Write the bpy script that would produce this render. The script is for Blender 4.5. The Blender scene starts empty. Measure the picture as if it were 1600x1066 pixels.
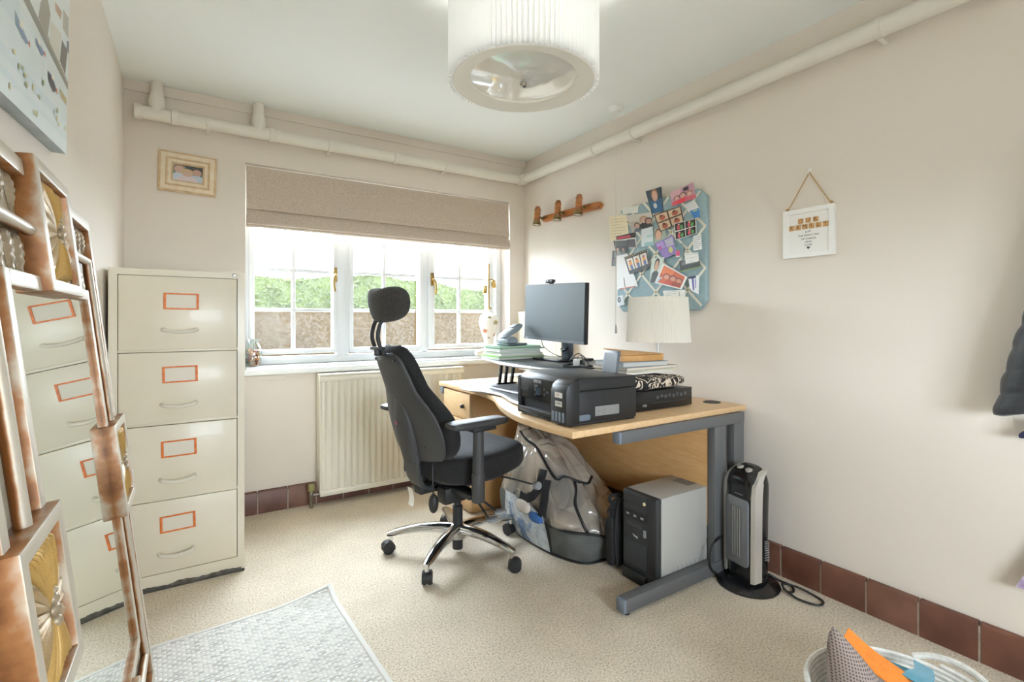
import bpy, bmesh, math, random
from mathutils import Vector, Matrix, noise

random.seed(7)
PI = math.pi
R = math.radians
S = bpy.context.scene
COL = S.collection

# ------------------------------------------------------------------ camera
cd = bpy.data.cameras.new('camera')
cd.sensor_width = 36.0
cd.lens = 779.5 / 1600 * 36.0
cd.shift_y = -0.020
cd.clip_start = 0.02
cam = bpy.data.objects.new('camera', cd)
cam.location = (0, 0, 1.11)
cam.rotation_euler = (R(90), 0, R(-32.68))
COL.objects.link(cam)
S.camera = cam

# ------------------------------------------------------------------ light
S.view_settings.view_transform = 'Standard'
S.view_settings.look = 'None'
S.view_settings.gamma = 1.0
S.view_settings.use_curve_mapping = False
S.view_settings.exposure = 0.17
S.cycles.use_denoising = True
S.cycles.max_bounces = 14
S.cycles.diffuse_bounces = 8
S.cycles.glossy_bounces = 6
S.cycles.transmission_bounces = 8
S.cycles.transparent_max_bounces = 16
S.cycles.sample_clamp_indirect = 6.0
S.cycles.caustics_reflective = False
S.cycles.caustics_refractive = False

SKY_STRENGTH = 37.0
w = bpy.data.worlds.new('overcast_sky')
S.world = w
w.use_nodes = True
bg = w.node_tree.nodes['Background']
bg.inputs['Color'].default_value = (0.85, 0.935, 1.06, 1)
bg.inputs['Strength'].default_value = SKY_STRENGTH


def portal(loc, rot, sx, sy):
    l = bpy.data.lights.new('window_portal', 'AREA')
    l.shape = 'RECTANGLE'
    l.size = sx
    l.size_y = sy
    l.cycles.is_portal = True
    o = bpy.data.objects.new('window_portal', l)
    o.location = loc
    o.rotation_euler = rot
    COL.objects.link(o)


# room dimensions (metres)
RW, BW, LW, FW, CH = 2.17, 3.211, -0.2925, -1.15, 2.337
WX0, WX1, WZ0, WZ1 = 0.255, 2.04, 0.80, 2.01      # window opening in the far wall
DX0, DX1, DZ0, DZ1 = 0.15, 1.40, 0.70, 1.40       # window behind the camera
portal(((WX0 + WX1) / 2, BW + 0.27, (WZ0 + WZ1) / 2), (R(-90), 0, 0), WX1 - WX0, WZ1 - WZ0)
portal(((DX0 + DX1) / 2, FW - 0.22, (DZ0 + DZ1) / 2), (R(90), 0, 0), DX1 - DX0, DZ1 - DZ0)


# ------------------------------------------------------------------ materials
def C(h):
    h = h.lstrip('#')
    o = []
    for i in (0, 2, 4):
        v = int(h[i:i + 2], 16) / 255
        o.append(v / 12.92 if v <= 0.04045 else ((v + 0.055) / 1.055) ** 2.4)
    return tuple(o) + (1.0,)


_M = {}


def mat(h, rough=0.5, metal=0.0, h2=None, ns=8.0, det=4.0, st=(1, 1, 1), lo=0.35, hi=0.65, bump=0.0, bs=60.0, bst=(1, 1, 1),
        spec=0.5, trans=0.0, coat=0.0, emit=0.0, sheen=0.0, alpha=1.0, bdist=0.01, name=None):
    """Principled material; h2 mixes in through noise, bump adds fine relief."""
    key = (h, rough, metal, h2, ns, det, st, lo, hi, bump, bs, bst, spec, trans, coat, emit, sheen, alpha, bdist)
    if key in _M:
        return _M[key]
    m = bpy.data.materials.new(name or 'surface_' + h.lstrip('#'))
    m.use_nodes = True
    nt = m.node_tree
    p = nt.nodes['Principled BSDF']
    p.inputs['Base Color'].default_value = C(h)
    p.inputs['Roughness'].default_value = rough
    p.inputs['Metallic'].default_value = metal
    p.inputs['Specular IOR Level'].default_value = spec
    p.inputs['Coat Weight'].default_value = coat
    p.inputs['Sheen Weight'].default_value = sheen
    p.inputs['Alpha'].default_value = alpha
    if trans:
        p.inputs['Transmission Weight'].default_value = trans
    if emit:
        p.inputs['Emission Color'].default_value = C(h)
        p.inputs['Emission Strength'].default_value = emit
    tc = None
    if h2 or bump:
        tc = nt.nodes.new('ShaderNodeTexCoord')

    def tex(scale, stretch, detail):
        mp = nt.nodes.new('ShaderNodeMapping')
        mp.inputs['Scale'].default_value = stretch
        nt.links.new(tc.outputs['Object'], mp.inputs['Vector'])
        n = nt.nodes.new('ShaderNodeTexNoise')
        n.inputs['Scale'].default_value = scale
        n.inputs['Detail'].default_value = detail
        nt.links.new(mp.outputs['Vector'], n.inputs['Vector'])
        return n
    if h2:
        n = tex(ns, st, det)
        r = nt.nodes.new('ShaderNodeValToRGB')
        r.color_ramp.elements[0].position = lo
        r.color_ramp.elements[0].color = C(h)
        r.color_ramp.elements[1].position = hi
        r.color_ramp.elements[1].color = C(h2)
        nt.links.new(n.outputs['Fac'], r.inputs['Fac'])
        nt.links.new(r.outputs['Color'], p.inputs['Base Color'])
    if bump:
        n = tex(bs, bst, 3.0)
        b = nt.nodes.new('ShaderNodeBump')
        b.inputs['Strength'].default_value = bump
        b.inputs['Distance'].default_value = bdist
        nt.links.new(n.outputs['Fac'], b.inputs['Height'])
        nt.links.new(b.outputs['Normal'], p.inputs['Normal'])
    _M[key] = m
    return m


def shader_mix(name, parts):
    """parts: list of (node type, colour, roughness, weight)"""
    m = bpy.data.materials.new(name)
    m.use_nodes = True
    nt = m.node_tree
    for n in list(nt.nodes):
        nt.nodes.remove(n)
    out = nt.nodes.new('ShaderNodeOutputMaterial')
    cur = None
    tot = 0
    for typ, col, rough, wgt in parts:
        n = nt.nodes.new(typ)
        n.inputs['Color'].default_value = C(col)
        if 'Roughness' in n.inputs:
            n.inputs['Roughness'].default_value = rough
        tot += wgt
        if cur is None:
            cur = n
        else:
            mx = nt.nodes.new('ShaderNodeMixShader')
            mx.inputs[0].default_value = wgt / tot
            nt.links.new(cur.outputs[0], mx.inputs[1])
            nt.links.new(n.outputs[0], mx.inputs[2])
            cur = mx
    nt.links.new(cur.outputs[0], out.inputs['Surface'])
    return m


# ------------------------------------------------------------------ mesh helpers
class MB:
    def __init__(s):
        s.v, s.f, s.m = [], [], []

    def add(s, vs, fs, m=0, M=None):
        o = len(s.v)
        s.v += [tuple(M @ Vector(p)) if M else tuple(p) for p in vs]
        s.f += [tuple(i + o for i in f) for f in fs]
        s.m += [m] * len(fs)
        return s

    def box(s, x0, x1, y0, y1, z0, z1, m=0, M=None):
        vs = [(x, y, z) for z in (z0, z1) for y in (y0, y1) for x in (x0, x1)]
        return s.add(vs, [(0, 2, 3, 1), (4, 5, 7, 6), (0, 1, 5, 4), (2, 6, 7, 3), (0, 4, 6, 2), (1, 3, 7, 5)], m, M)

    def cbox(s, c, d, m=0, M=None):
        return s.box(c[0] - d[0] / 2, c[0] + d[0] / 2, c[1] - d[1] / 2, c[1] + d[1] / 2, c[2] - d[2] / 2, c[2] + d[2] / 2, m, M)

    def loft(s, rings, m=0, caps=True, close=False, M=None):
        n = len(rings[0])
        vs = [p for r in rings for p in r]
        fs = []
        k = len(rings)
        for i in range(k if close else k - 1):
            a, b = i * n, ((i + 1) % k) * n
            for j in range(n):
                j2 = (j + 1) % n
                fs.append((a + j, a + j2, b + j2, b + j))
        if caps and not close:
            fs.append(tuple(range(n - 1, -1, -1)))
            fs.append(tuple(range((k - 1) * n, k * n)))
        return s.add(vs, fs, m, M)

    def tube(s, pts, r, n=8, m=0, close=False, M=None, flat=1.0):
        pts = [Vector(p) for p in pts]
        k = len(pts)
        rs = r if isinstance(r, (list, tuple)) else [r] * k
        rings = []
        up = None
        for i in range(k):
            if close:
                t = pts[(i + 1) % k] - pts[i - 1]
            else:
                t = pts[min(i + 1, k - 1)] - pts[max(i - 1, 0)]
            t.normalize()
            if up is None:
                up = Vector((0, 0, 1)) if abs(t.z) < 0.9 else Vector((1, 0, 0))
            a = (up - t * up.dot(t))
            if a.length < 1e-6:
                a = t.orthogonal()
            a.normalize()
            up = a
            b = t.cross(a)
            rings.append([pts[i] + (a * math.cos(2 * PI * j / n) * flat + b * math.sin(2 * PI * j / n)) * rs[i] for j in range(n)])
        return s.loft(rings, m, True, close, M)

    def lathe(s, prof, n=24, m=0, c=(0, 0, 0), M=None, caps=True):
        rings = [[(c[0] + max(r, 1e-4) * math.cos(2 * PI * j / n), c[1] + max(r, 1e-4) * math.sin(2 * PI * j / n), c[2] + z) for j in range(n)] for r, z in prof]
        return s.loft(rings, m, caps, False, M)

    def prism(s, poly, a0, a1, axis='z', m=0, M=None):
        def p3(p, a):
            return {'z': (p[0], p[1], a), 'y': (p[0], a, p[1]), 'x': (a, p[0], p[1])}[axis]
        return s.loft([[p3(p, a0) for p in poly], [p3(p, a1) for p in poly]], m, True, False, M)

    def sup(s, c, r, e1=0.5, e2=0.5, nu=24, nv=12, fn=None, m=0, M=None):
        def pw(v, e):
            return math.copysign(abs(v) ** e, v)
        rings = []
        for i in range(nv + 1):
            a = -PI / 2 + PI * i / nv
            a = max(-PI / 2 + 1e-3, min(PI / 2 - 1e-3, a))
            ring = []
            for j in range(nu):
                b = 2 * PI * j / nu
                x = pw(math.cos(a), e1) * pw(math.cos(b), e2)
                y = pw(math.cos(a), e1) * pw(math.sin(b), e2)
                z = pw(math.sin(a), e1)
                p = (x, y, z)
                if fn:
                    p = fn(*p)
                ring.append((c[0] + r[0] * p[0], c[1] + r[1] * p[1], c[2] + r[2] * p[2]))
            rings.append(ring)
        return s.loft(rings, m, True, False, M)

    def grid(s, f, nu, nv, m=0, M=None):
        vs = [f(i / nu, j / nv) for j in range(nv + 1) for i in range(nu + 1)]
        fs = [(j * (nu + 1) + i, j * (nu + 1) + i + 1, (j + 1) * (nu + 1) + i + 1, (j + 1) * (nu + 1) + i) for j in range(nv) for i in range(nu)]
        return s.add(vs, fs, m, M)

    def poly(s, pts, m=0, M=None):
        return s.add(pts, [tuple(range(len(pts)))], m, M)

    def mesh(s, name, mats, bevel=0.0, seg=2, sharp=38, fix=True):
        me = bpy.data.meshes.new(name)
        me.from_pydata(s.v, [], s.f)
        for mm in (mats if isinstance(mats, (list, tuple)) else [mats]):
            me.materials.append(mm)
        me.polygons.foreach_set('material_index', s.m)
        bm = bmesh.new()
        bm.from_mesh(me)
        if fix:
            bmesh.ops.recalc_face_normals(bm, faces=bm.faces)
        if bevel:
            bmesh.ops.remove_doubles(bm, verts=bm.verts, dist=1e-6)
            ed = [e for e in bm.edges if len(e.link_faces) == 2 and e.calc_face_angle(0) > R(30)]
            bmesh.ops.bevel(bm, geom=ed, offset=bevel, segments=seg, profile=0.5, affect='EDGES', clamp_overlap=True)
        bm.to_mesh(me)
        bm.free()
        me.shade_smooth()
        me.set_sharp_from_angle(angle=R(sharp))
        return me


def props(o, label=None, cat=None, group=None, kind=None):
    if label:
        o['label'] = label
    if cat:
        o['category'] = cat
    if group:
        o['group'] = group
    if kind:
        o['kind'] = kind
    return o


def link(name, me, parent=None, loc=(0, 0, 0), rot=(0, 0, 0)):
    o = bpy.data.objects.new(name, me)
    o.location = loc
    o.rotation_euler = rot
    COL.objects.link(o)
    if parent:
        o.parent = parent
    return o


def obj(name, mb, mats, parent=None, bevel=0.0, seg=2, loc=(0, 0, 0), rot=(0, 0, 0), sharp=38, fix=True, label=None, cat=None, group=None, kind=None):
    o = link(name, mb.mesh(name, mats, bevel, seg, sharp, fix), parent, loc, rot)
    return props(o, label, cat, group, kind)


def thing(name, label, cat, loc=(0, 0, 0), rz=0.0, group=None, kind=None, rot=None):
    o = link(name, None, None, loc, rot if rot else (0, 0, rz))
    o.empty_display_size = 0.1
    return props(o, label, cat, group, kind)


def copy_part(o, parent=None, loc=None, rot=None, scale=None):
    c = o.copy()
    COL.objects.link(c)
    if parent:
        c.parent = parent
    if loc is not None:
        c.location = loc
    if rot is not None:
        c.rotation_euler = rot
    if scale is not None:
        c.scale = scale
    return c


def text(name, body, size, M, m, parent, ext=0.0002, align='CENTER', sx=1.0):
    cu = bpy.data.curves.new('lettering', 'FONT')
    cu.body = body
    cu.size = size
    cu.extrude = ext
    cu.align_x = align
    cu.align_y = 'CENTER'
    cu.resolution_u = 3
    t = bpy.data.objects.new('lettering', cu)
    COL.objects.link(t)
    bpy.context.view_layer.update()
    me = bpy.data.meshes.new_from_object(t.evaluated_get(bpy.context.evaluated_depsgraph_get()))
    bpy.data.objects.remove(t)
    bpy.data.curves.remove(cu)
    me.transform(M @ Matrix.Diagonal((sx, 1, 1, 1)))
    me.materials.clear()
    me.materials.append(m)
    return link(name, me, parent)


def basis(o, ex, ey):
    """Matrix whose x axis is ex, y axis ey, at o: for flat prints."""
    ex = Vector(ex).normalized()
    ey = Vector(ey)
    ey = (ey - ex * ex.dot(ey)).normalized()
    ez = ex.cross(ey)
    return Matrix.Translation(Vector(o)) @ Matrix((ex, ey, ez)).transposed().to_4x4()


def arc(cx, cy, r, a0, a1, n):
    return [(cx + r * math.cos(R(a0 + (a1 - a0) * i / n)), cy + r * math.sin(R(a0 + (a1 - a0) * i / n))) for i in range(n + 1)]


def rrect(x0, x1, y0, y1, r, n=4):
    return arc(x1 - r, y1 - r, r, 0, 90, n) + arc(x0 + r, y1 - r, r, 90, 180, n) + arc(x0 + r, y0 + r, r, 180, 270, n) + arc(x1 - r, y0 + r, r, 270, 360, n)


def spline(pts, n=8):
    """Catmull-Rom through points"""
    P = [Vector(p) for p in pts]
    P = [P[0] * 2 - P[1]] + P + [P[-1] * 2 - P[-2]]
    o = []
    for i in range(1, len(P) - 2):
        for k in range(n):
            t = k / n
            a, b, c, d = P[i - 1], P[i], P[i + 1], P[i + 2]
            o.append(0.5 * ((2 * b) + (c - a) * t + (2 * a - 5 * b + 4 * c - d) * t * t + (3 * b - a - 3 * c + d) * t ** 3))
    o.append(P[-2])
    return o


def ring(mb, x0, x1, z0, z1, w, y0, y1, m=0, wz=None, M=None):
    """rectangular frame in the xz plane, one closed body"""
    wz = w if wz is None else wz
    a = [(x0, z0), (x1, z0), (x1, z1), (x0, z1)]
    b = [(x0 + w, z0 + wz), (x1 - w, z0 + wz), (x1 - w, z1 - wz), (x0 + w, z1 - wz)]
    vs = [(p[0], y, p[1]) for y in (y0, y1) for p in a + b]
    fs = []
    for i in range(4):
        j = (i + 1) % 4
        fs += [(i, j, 4 + j, 4 + i), (8 + i, 12 + i, 12 + j, 8 + j), (i, 8 + i, 8 + j, j), (4 + i, 4 + j, 12 + j, 12 + i)]
    return mb.add(vs, fs, m, M)

# ================================================================== THE ROOM
wallm = mat('#e3dad0', 0.85, h2='#e0d7cc', ns=1.6, bump=0.12, bs=140, bdist=0.002, name='wall_paint')
ceilm = mat('#f2f6f5', 0.9, bump=0.08, bs=90, bdist=0.002, name='ceiling_paint')
white = mat('#f1f2f1', 0.35, name='white_gloss')
upvc = mat('#eef1f3', 0.3, name='white_window_plastic')


def carpet_material():
    m = mat('#cdbb9f', 0.95, name='carpet_pile')
    nt = m.node_tree
    p = nt.nodes['Principled BSDF']
    tc = nt.nodes.new('ShaderNodeTexCoord')
    n1 = nt.nodes.new('ShaderNodeTexNoise')
    n1.inputs['Scale'].default_value = 150
    n1.inputs['Detail'].default_value = 5
    n2 = nt.nodes.new('ShaderNodeTexNoise')
    n2.inputs['Scale'].default_value = 5
    n2.inputs['Detail'].default_value = 4
    for n in (n1, n2):
        nt.links.new(tc.outputs['Object'], n.inputs['Vector'])
    r1 = nt.nodes.new('ShaderNodeValToRGB')
    r1.color_ramp.elements[0].position = 0.32
    r1.color_ramp.elements[0].color = C('#b3a189')
    r1.color_ramp.elements[1].position = 0.62
    r1.color_ramp.elements[1].color = C('#e6dccb')
    e = r1.color_ramp.elements.new(0.46)
    e.color = C('#d6c8b2')
    r2 = nt.nodes.new('ShaderNodeValToRGB')
    r2.color_ramp.elements[0].position = 0.3
    r2.color_ramp.elements[0].color = (0.86, 0.86, 0.86, 1)
    r2.color_ramp.elements[1].position = 0.7
    r2.color_ramp.elements[1].color = (1, 1, 1, 1)
    nt.links.new(n1.outputs['Fac'], r1.inputs['Fac'])
    nt.links.new(n2.outputs['Fac'], r2.inputs['Fac'])
    mx = nt.nodes.new('ShaderNodeMix')
    mx.data_type = 'RGBA'
    mx.blend_type = 'MULTIPLY'
    mx.inputs[0].default_value = 1
    nt.links.new(r1.outputs['Color'], mx.inputs[6])
    nt.links.new(r2.outputs['Color'], mx.inputs[7])
    nt.links.new(mx.outputs[2], p.inputs['Base Color'])
    b = nt.nodes.new('ShaderNodeBump')
    b.inputs['Strength'].default_value = 0.7
    b.inputs['Distance'].default_value = 0.001
    nt.links.new(n1.outputs['Fac'], b.inputs['Height'])
    nt.links.new(b.outputs['Normal'], p.inputs['Normal'])
    return m


T = 0.26
obj('floor', MB().box(LW - T, RW + T, FW - T, BW + T, -0.12, 0), carpet_material(), kind='structure', label='beige speckled short pile carpet')
obj('ceiling', MB().box(LW - T, RW + T, FW - T, BW + T, CH, CH + 0.12), ceilm, kind='structure', label='white painted ceiling')
obj('wall_left', MB().box(LW - T, LW, FW, BW, 0, CH), wallm, kind='structure', label='plain off-white wall behind the mirror')
obj('wall_right', MB().box(RW, RW + T, FW, BW, 0, CH), wallm, kind='structure', label='plain off-white wall behind the desk')


def holed_wall(name, y0, y1, x0, x1, z0, z1, label):
    b = MB()
    xs, zs = [LW - T, x0, x1, RW + T], [0, z0, z1, CH]
    for i in range(3):
        for k in range(3):
            if not (i == 1 and k == 1):
                b.box(xs[i], xs[i + 1], y0, y1, zs[k], zs[k + 1])
    me = b.mesh(name, wallm)
    bm = bmesh.new()
    bm.from_mesh(me)
    bmesh.ops.remove_doubles(bm, verts=bm.verts, dist=1e-5)
    seen = {}
    for f in bm.faces:
        seen.setdefault(tuple(sorted(v.index for v in f.verts)), []).append(f)
    bmesh.ops.delete(bm, geom=[f for v in seen.values() if len(v) > 1 for f in v], context='FACES')
    bmesh.ops.recalc_face_normals(bm, faces=bm.faces)
    bm.to_mesh(me)
    bm.free()
    me.shade_flat()
    return props(link(name, me), label, kind='structure')


holed_wall('wall_back', BW, BW + T, WX0, WX1, WZ0, WZ1, 'off-white wall with the wide window')
holed_wall('wall_front', FW - T, FW, DX0, DX1, DZ0, DZ1, 'off-white wall behind the photographer')

# slim coving strip under the ceiling on the window wall
obj('trim_1', MB().prism([(BW - 0.012, CH - 0.045), (BW, CH - 0.045), (BW, CH), (BW - 0.026, CH), (BW - 0.024, CH - 0.02)], LW, RW, 'x'), wallm, kind='structure', label='slim painted strip where window wall meets ceiling')

# quarry tile skirting
tilem = [mat('#6b4537', 0.45, h2='#583529', ns=14, bump=0.25, bs=60, bdist=0.003), mat('#734a39', 0.42, h2='#5e3b2f', ns=10, bump=0.25, bs=50, bdist=0.003),
         mat('#63402f', 0.5, h2='#7a5445', ns=9, bump=0.25, bs=55, bdist=0.003)]
groutm = mat('#b3a798', 0.9, h2='#9c9184', ns=20)


def tile_mesh(w, h, t, m):
    b = MB()
    b.prism([(0, 0), (t, 0), (t, h - 0.012), (t - 0.004, h - 0.004), (t - 0.010, h), (0, h)], 0, w, 'y')
    # profile in (x, z), run along y
    return b.mesh('tile', m, bevel=0.0015, seg=1)


TH, TP = 0.134, 0.162
tms = [tile_mesh(TP - 0.006, TH, 0.02, m) for m in tilem]
gb = MB().box(RW - 0.0165, RW, FW, BW - 0.001, 0, TH - 0.018)
br = obj('baseboard_right', gb, groutm, kind='structure', label='dark red quarry tile skirting under the sign wall')
y = 1.192 + 12 * TP
i = 0
while y > FW + TP:
    if y < BW - 0.03:
        t = link('tile', tms[(i * 7) % 3], br, (RW, y - 0.003, -0.004 + random.uniform(-0.001, 0.001)), (0, 0, PI))
        t.scale = (1 + random.uniform(-0.08, 0.08), 1, 1)
    y -= TP
    i += 1
gb = MB().box(LW, RW - 0.025, BW - 0.0165, BW, 0, TH - 0.018)
bb = obj('baseboard_back', gb, groutm, kind='structure', label='dark red quarry tile skirting under the window wall')
x = 0.3187 - 3 * 0.16
i = 0
while x < RW - 0.19:
    t = link('tile', tms[(i * 5) % 3], bb, (x + 0.16 - 0.003, BW, -0.004), (0, 0, R(-90)))
    t.scale = (1 + random.uniform(-0.08, 0.08), 0.16 / TP, 1)
    t.location.x = x + 0.001
    x += 0.16
    i += 1

# ------------------------------------------------------------------ windows
def misted_glass():
    m = bpy.data.materials.new('misted_window_glass')
    m.use_nodes = True
    nt = m.node_tree
    for n in list(nt.nodes):
        nt.nodes.remove(n)
    out = nt.nodes.new('ShaderNodeOutputMaterial')
    tr = nt.nodes.new('ShaderNodeBsdfTransparent')
    tr.inputs['Color'].default_value = (0.95, 0.97, 0.96, 1)
    tl = nt.nodes.new('ShaderNodeBsdfTranslucent')
    tl.inputs['Color'].default_value = (0.95, 0.97, 0.98, 1)
    gl = nt.nodes.new('ShaderNodeBsdfGlossy')
    gl.inputs['Roughness'].default_value = 0.05
    tc = nt.nodes.new('ShaderNodeTexCoord')
    n = nt.nodes.new('ShaderNodeTexNoise')
    n.inputs['Scale'].default_value = 60
    n.inputs['Detail'].default_value = 5
    nt.links.new(tc.outputs['Object'], n.inputs['Vector'])
    mr = nt.nodes.new('ShaderNodeMapRange')
    mr.inputs['From Min'].default_value = 0.35
    mr.inputs['From Max'].default_value = 0.7
    mr.inputs['To Min'].default_value = 0.002
    mr.inputs['To Max'].default_value = 0.014
    nt.links.new(n.outputs['Fac'], mr.inputs['Value'])
    m1 = nt.nodes.new('ShaderNodeMixShader')
    nt.links.new(mr.outputs[0], m1.inputs[0])
    nt.links.new(tr.outputs[0], m1.inputs[1])
    nt.links.new(tl.outputs[0], m1.inputs[2])
    m2 = nt.nodes.new('ShaderNodeMixShader')
    m2.inputs[0].default_value = 0.002
    nt.links.new(m1.outputs[0], m2.inputs[1])
    nt.links.new(gl.outputs[0], m2.inputs[2])
    nt.links.new(m2.outputs[0], out.inputs['Surface'])
    return m


glassm = misted_glass()
brass = mat('#a88c55', 0.25, 0.9, name='polished_brass')
win = thing('window_1', 'wide white three-casement window with glazing bars', None, (0, 0, 0), kind='structure')
YF = 3.335
fb = MB()
ring(fb, WX0 + 0.002, WX1 - 0.002, WZ0 + 0.044, WZ1 - 0.002, 0.045, YF, YF + 0.07)
obj('frame', fb, upvc, win, 0.004)
for x0, x1 in ((0.793, 0.867), (1.381, 1.42)):
    obj('mullion', MB().box(x0, x1, YF, YF + 0.07, WZ0 + 0.09, WZ1 - 0.05), upvc, win, 0.004)


def casement(x0, x1, z0, z1, xs, zs, yf, hand):
    b = MB()
    ring(b, x0, x1, z0, z1, xs[0] - x0, yf - 0.018, yf + 0.05, wz=zs[0] - z0)
    c = obj('casement', b, upvc, win, 0.005)
    for x in xs[1:-1]:
        obj('glazing_bar', MB().box(x - 0.011, x + 0.011, yf + 0.004, yf + 0.034, zs[0] - 0.004, zs[-1] + 0.004), upvc, c, 0.003)
    for z in zs[1:-1]:
        obj('glazing_bar', MB().box(xs[0] - 0.004, xs[-1] + 0.004, yf + 0.006, yf + 0.032, z - 0.011, z + 0.011), upvc, c, 0.003)
    for i in range(len(xs) - 1):
        for k in range(len(zs) - 1):
            obj('pane', MB().box(xs[i], xs[i + 1], yf + 0.018, yf + 0.0185, zs[k], zs[k + 1]), glassm, c)
    if hand is not None:
        hx, sgn = hand
        hb = MB()
        hb.box(hx - 0.011, hx + 0.011, yf - 0.03, yf - 0.017, 1.36, 1.45)
        hb.tube(spline([(hx, yf - 0.03, 1.405), (hx, yf - 0.05, 1.402), (hx + sgn * 0.012, yf - 0.056, 1.385), (hx + sgn * 0.016, yf - 0.056, 1.34), (hx + sgn * 0.010, yf - 0.058, 1.295)], 4), [0.009] * 9 + [0.0085] * 4 + [0.008] * 4, 8)
        obj('handle', hb, brass, c, label='brass window handle')


casement(0.283, 0.793, 0.904, 1.952, [0.312, 0.531, 0.755], [0.932, 1.175, 1.422, 1.915], YF, (0.775, -1))
casement(0.867, 1.381, 0.90, 1.653, [0.893, 1.107, 1.328], [0.932, 1.177, 1.425, 1.616], YF, None)
casement(1.42, 1.963, 0.904, 1.952, [1.47, 1.678, 1.906], [0.935, 1.178, 1.424, 1.915], YF, (1.447, 1))
obj('fanlight_rail', MB().box(0.867, 1.381, YF, YF + 0.07, 1.655, 1.70), upvc, win, 0.004)
obj('pane', MB().box(0.87, 1.38, YF + 0.03, YF + 0.0305, 1.70, 1.96), glassm, win)
obj('windowsill', MB().box(WX0 + 0.002, WX1 - 0.002, BW + 0.0, YF + 0.07, WZ0 - 0.0, 0.842).box(0.19, 2.10, BW - 0.045, BW + 0.001, WZ0 - 0.004, 0.828), white, win, 0.006)

w2 = thing('window_2', 'plain white window behind the photographer', None, kind='structure')
b = MB()
ring(b, DX0 + 0.002, DX1 - 0.002, DZ0 + 0.002, DZ1 - 0.002, 0.06, FW - 0.14, FW - 0.07)
obj('frame', b, upvc, w2)
obj('mullion', MB().box(0.78, 0.83, FW - 0.14, FW - 0.07, DZ0 + 0.06, DZ1 - 0.06), upvc, w2)
clear = shader_mix('clear_window_glass', [('ShaderNodeBsdfTransparent', '#fafcfb', 0, 0.95), ('ShaderNodeBsdfGlossy', '#ffffff', 0.02, 0.05)])
for a, c_ in ((DX0 + 0.06, 0.78), (0.83, DX1 - 0.06)):
    obj('pane', MB().box(a, c_, FW - 0.105, FW - 0.1045, DZ0 + 0.06, DZ1 - 0.06), clear, w2)

# batten under the sill
obj('trim_2', MB().box(LW, 0.464, BW - 0.014, BW, 0.766, 0.792), wallm, bevel=0.002, kind='structure', label='short painted batten under the window sill')

# ------------------------------------------------------------------ outside
obj('ground', MB().box(-8, 12, BW + T + 0.02, 14, -0.25, -0.15).box(-8, 12, -12, FW - T - 0.02, -0.25, -0.15), mat('#e6e3db', 0.95, h2='#dcd9cf', ns=2.0), kind='structure', label='pale garden ground outside')
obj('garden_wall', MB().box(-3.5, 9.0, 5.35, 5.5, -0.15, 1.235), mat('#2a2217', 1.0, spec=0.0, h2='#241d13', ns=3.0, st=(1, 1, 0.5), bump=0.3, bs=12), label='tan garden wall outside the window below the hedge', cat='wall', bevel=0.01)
hb = MB()


def hedge_pt(u, v):
    x = -3.2 + 12 * u
    a = v * PI
    n_ = noise.noise(Vector((x * 0.9, v * 1.7, 3.0))) * 0.16 + noise.noise(Vector((x * 3, v * 5, 9.0))) * 0.07
    h = 1.58 + 0.13 * noise.noise(Vector((x * 0.55, 0, 1.2)))
    r = 0.42 + n_
    return Vector((x, 6.2 - r * math.cos(a), -0.15 + (h + 0.15 + n_ * 0.5) * min(1, math.sin(a) * 1.25)))


hb.grid(lambda u, v: tuple(hedge_pt(u, v)), 150, 20)
hedgem = mat('#262a17', 1.0, spec=0.0, h2='#30351e', ns=7, bump=0.6, bs=25, bdist=0.03)
hg = thing('hedge', 'leafy green hedge outside the window above the garden wall', 'hedge')
obj('foliage', hb, hedgem, hg)
lb = MB()
for _ in range(9000):
    p = hedge_pt(random.random(), 0.08 + 0.6 * random.random())
    a, t, l = random.uniform(0, 2 * PI), random.uniform(-1.0, 1.0), random.uniform(0.012, 0.03)
    d = Vector((math.cos(a), math.sin(a) * 0.6 - 0.4, t)).normalized() * l
    n_ = d.orthogonal().normalized() * l * 0.4
    p = p + Vector((0, -0.02, 0.01))
    lb.add([p - d, p + n_, p + d, p - n_], [(0, 1, 2, 3)])
obj('leaves', lb, mat('#2f3520', 1.0, spec=0.0, h2='#3f442d', ns=5), hg, kind='stuff', fix=False)

# ================================================================== FIXTURES ON THE WALLS
pipem = mat('#e2ddd2', 0.4, name='painted_pipe')


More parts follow.
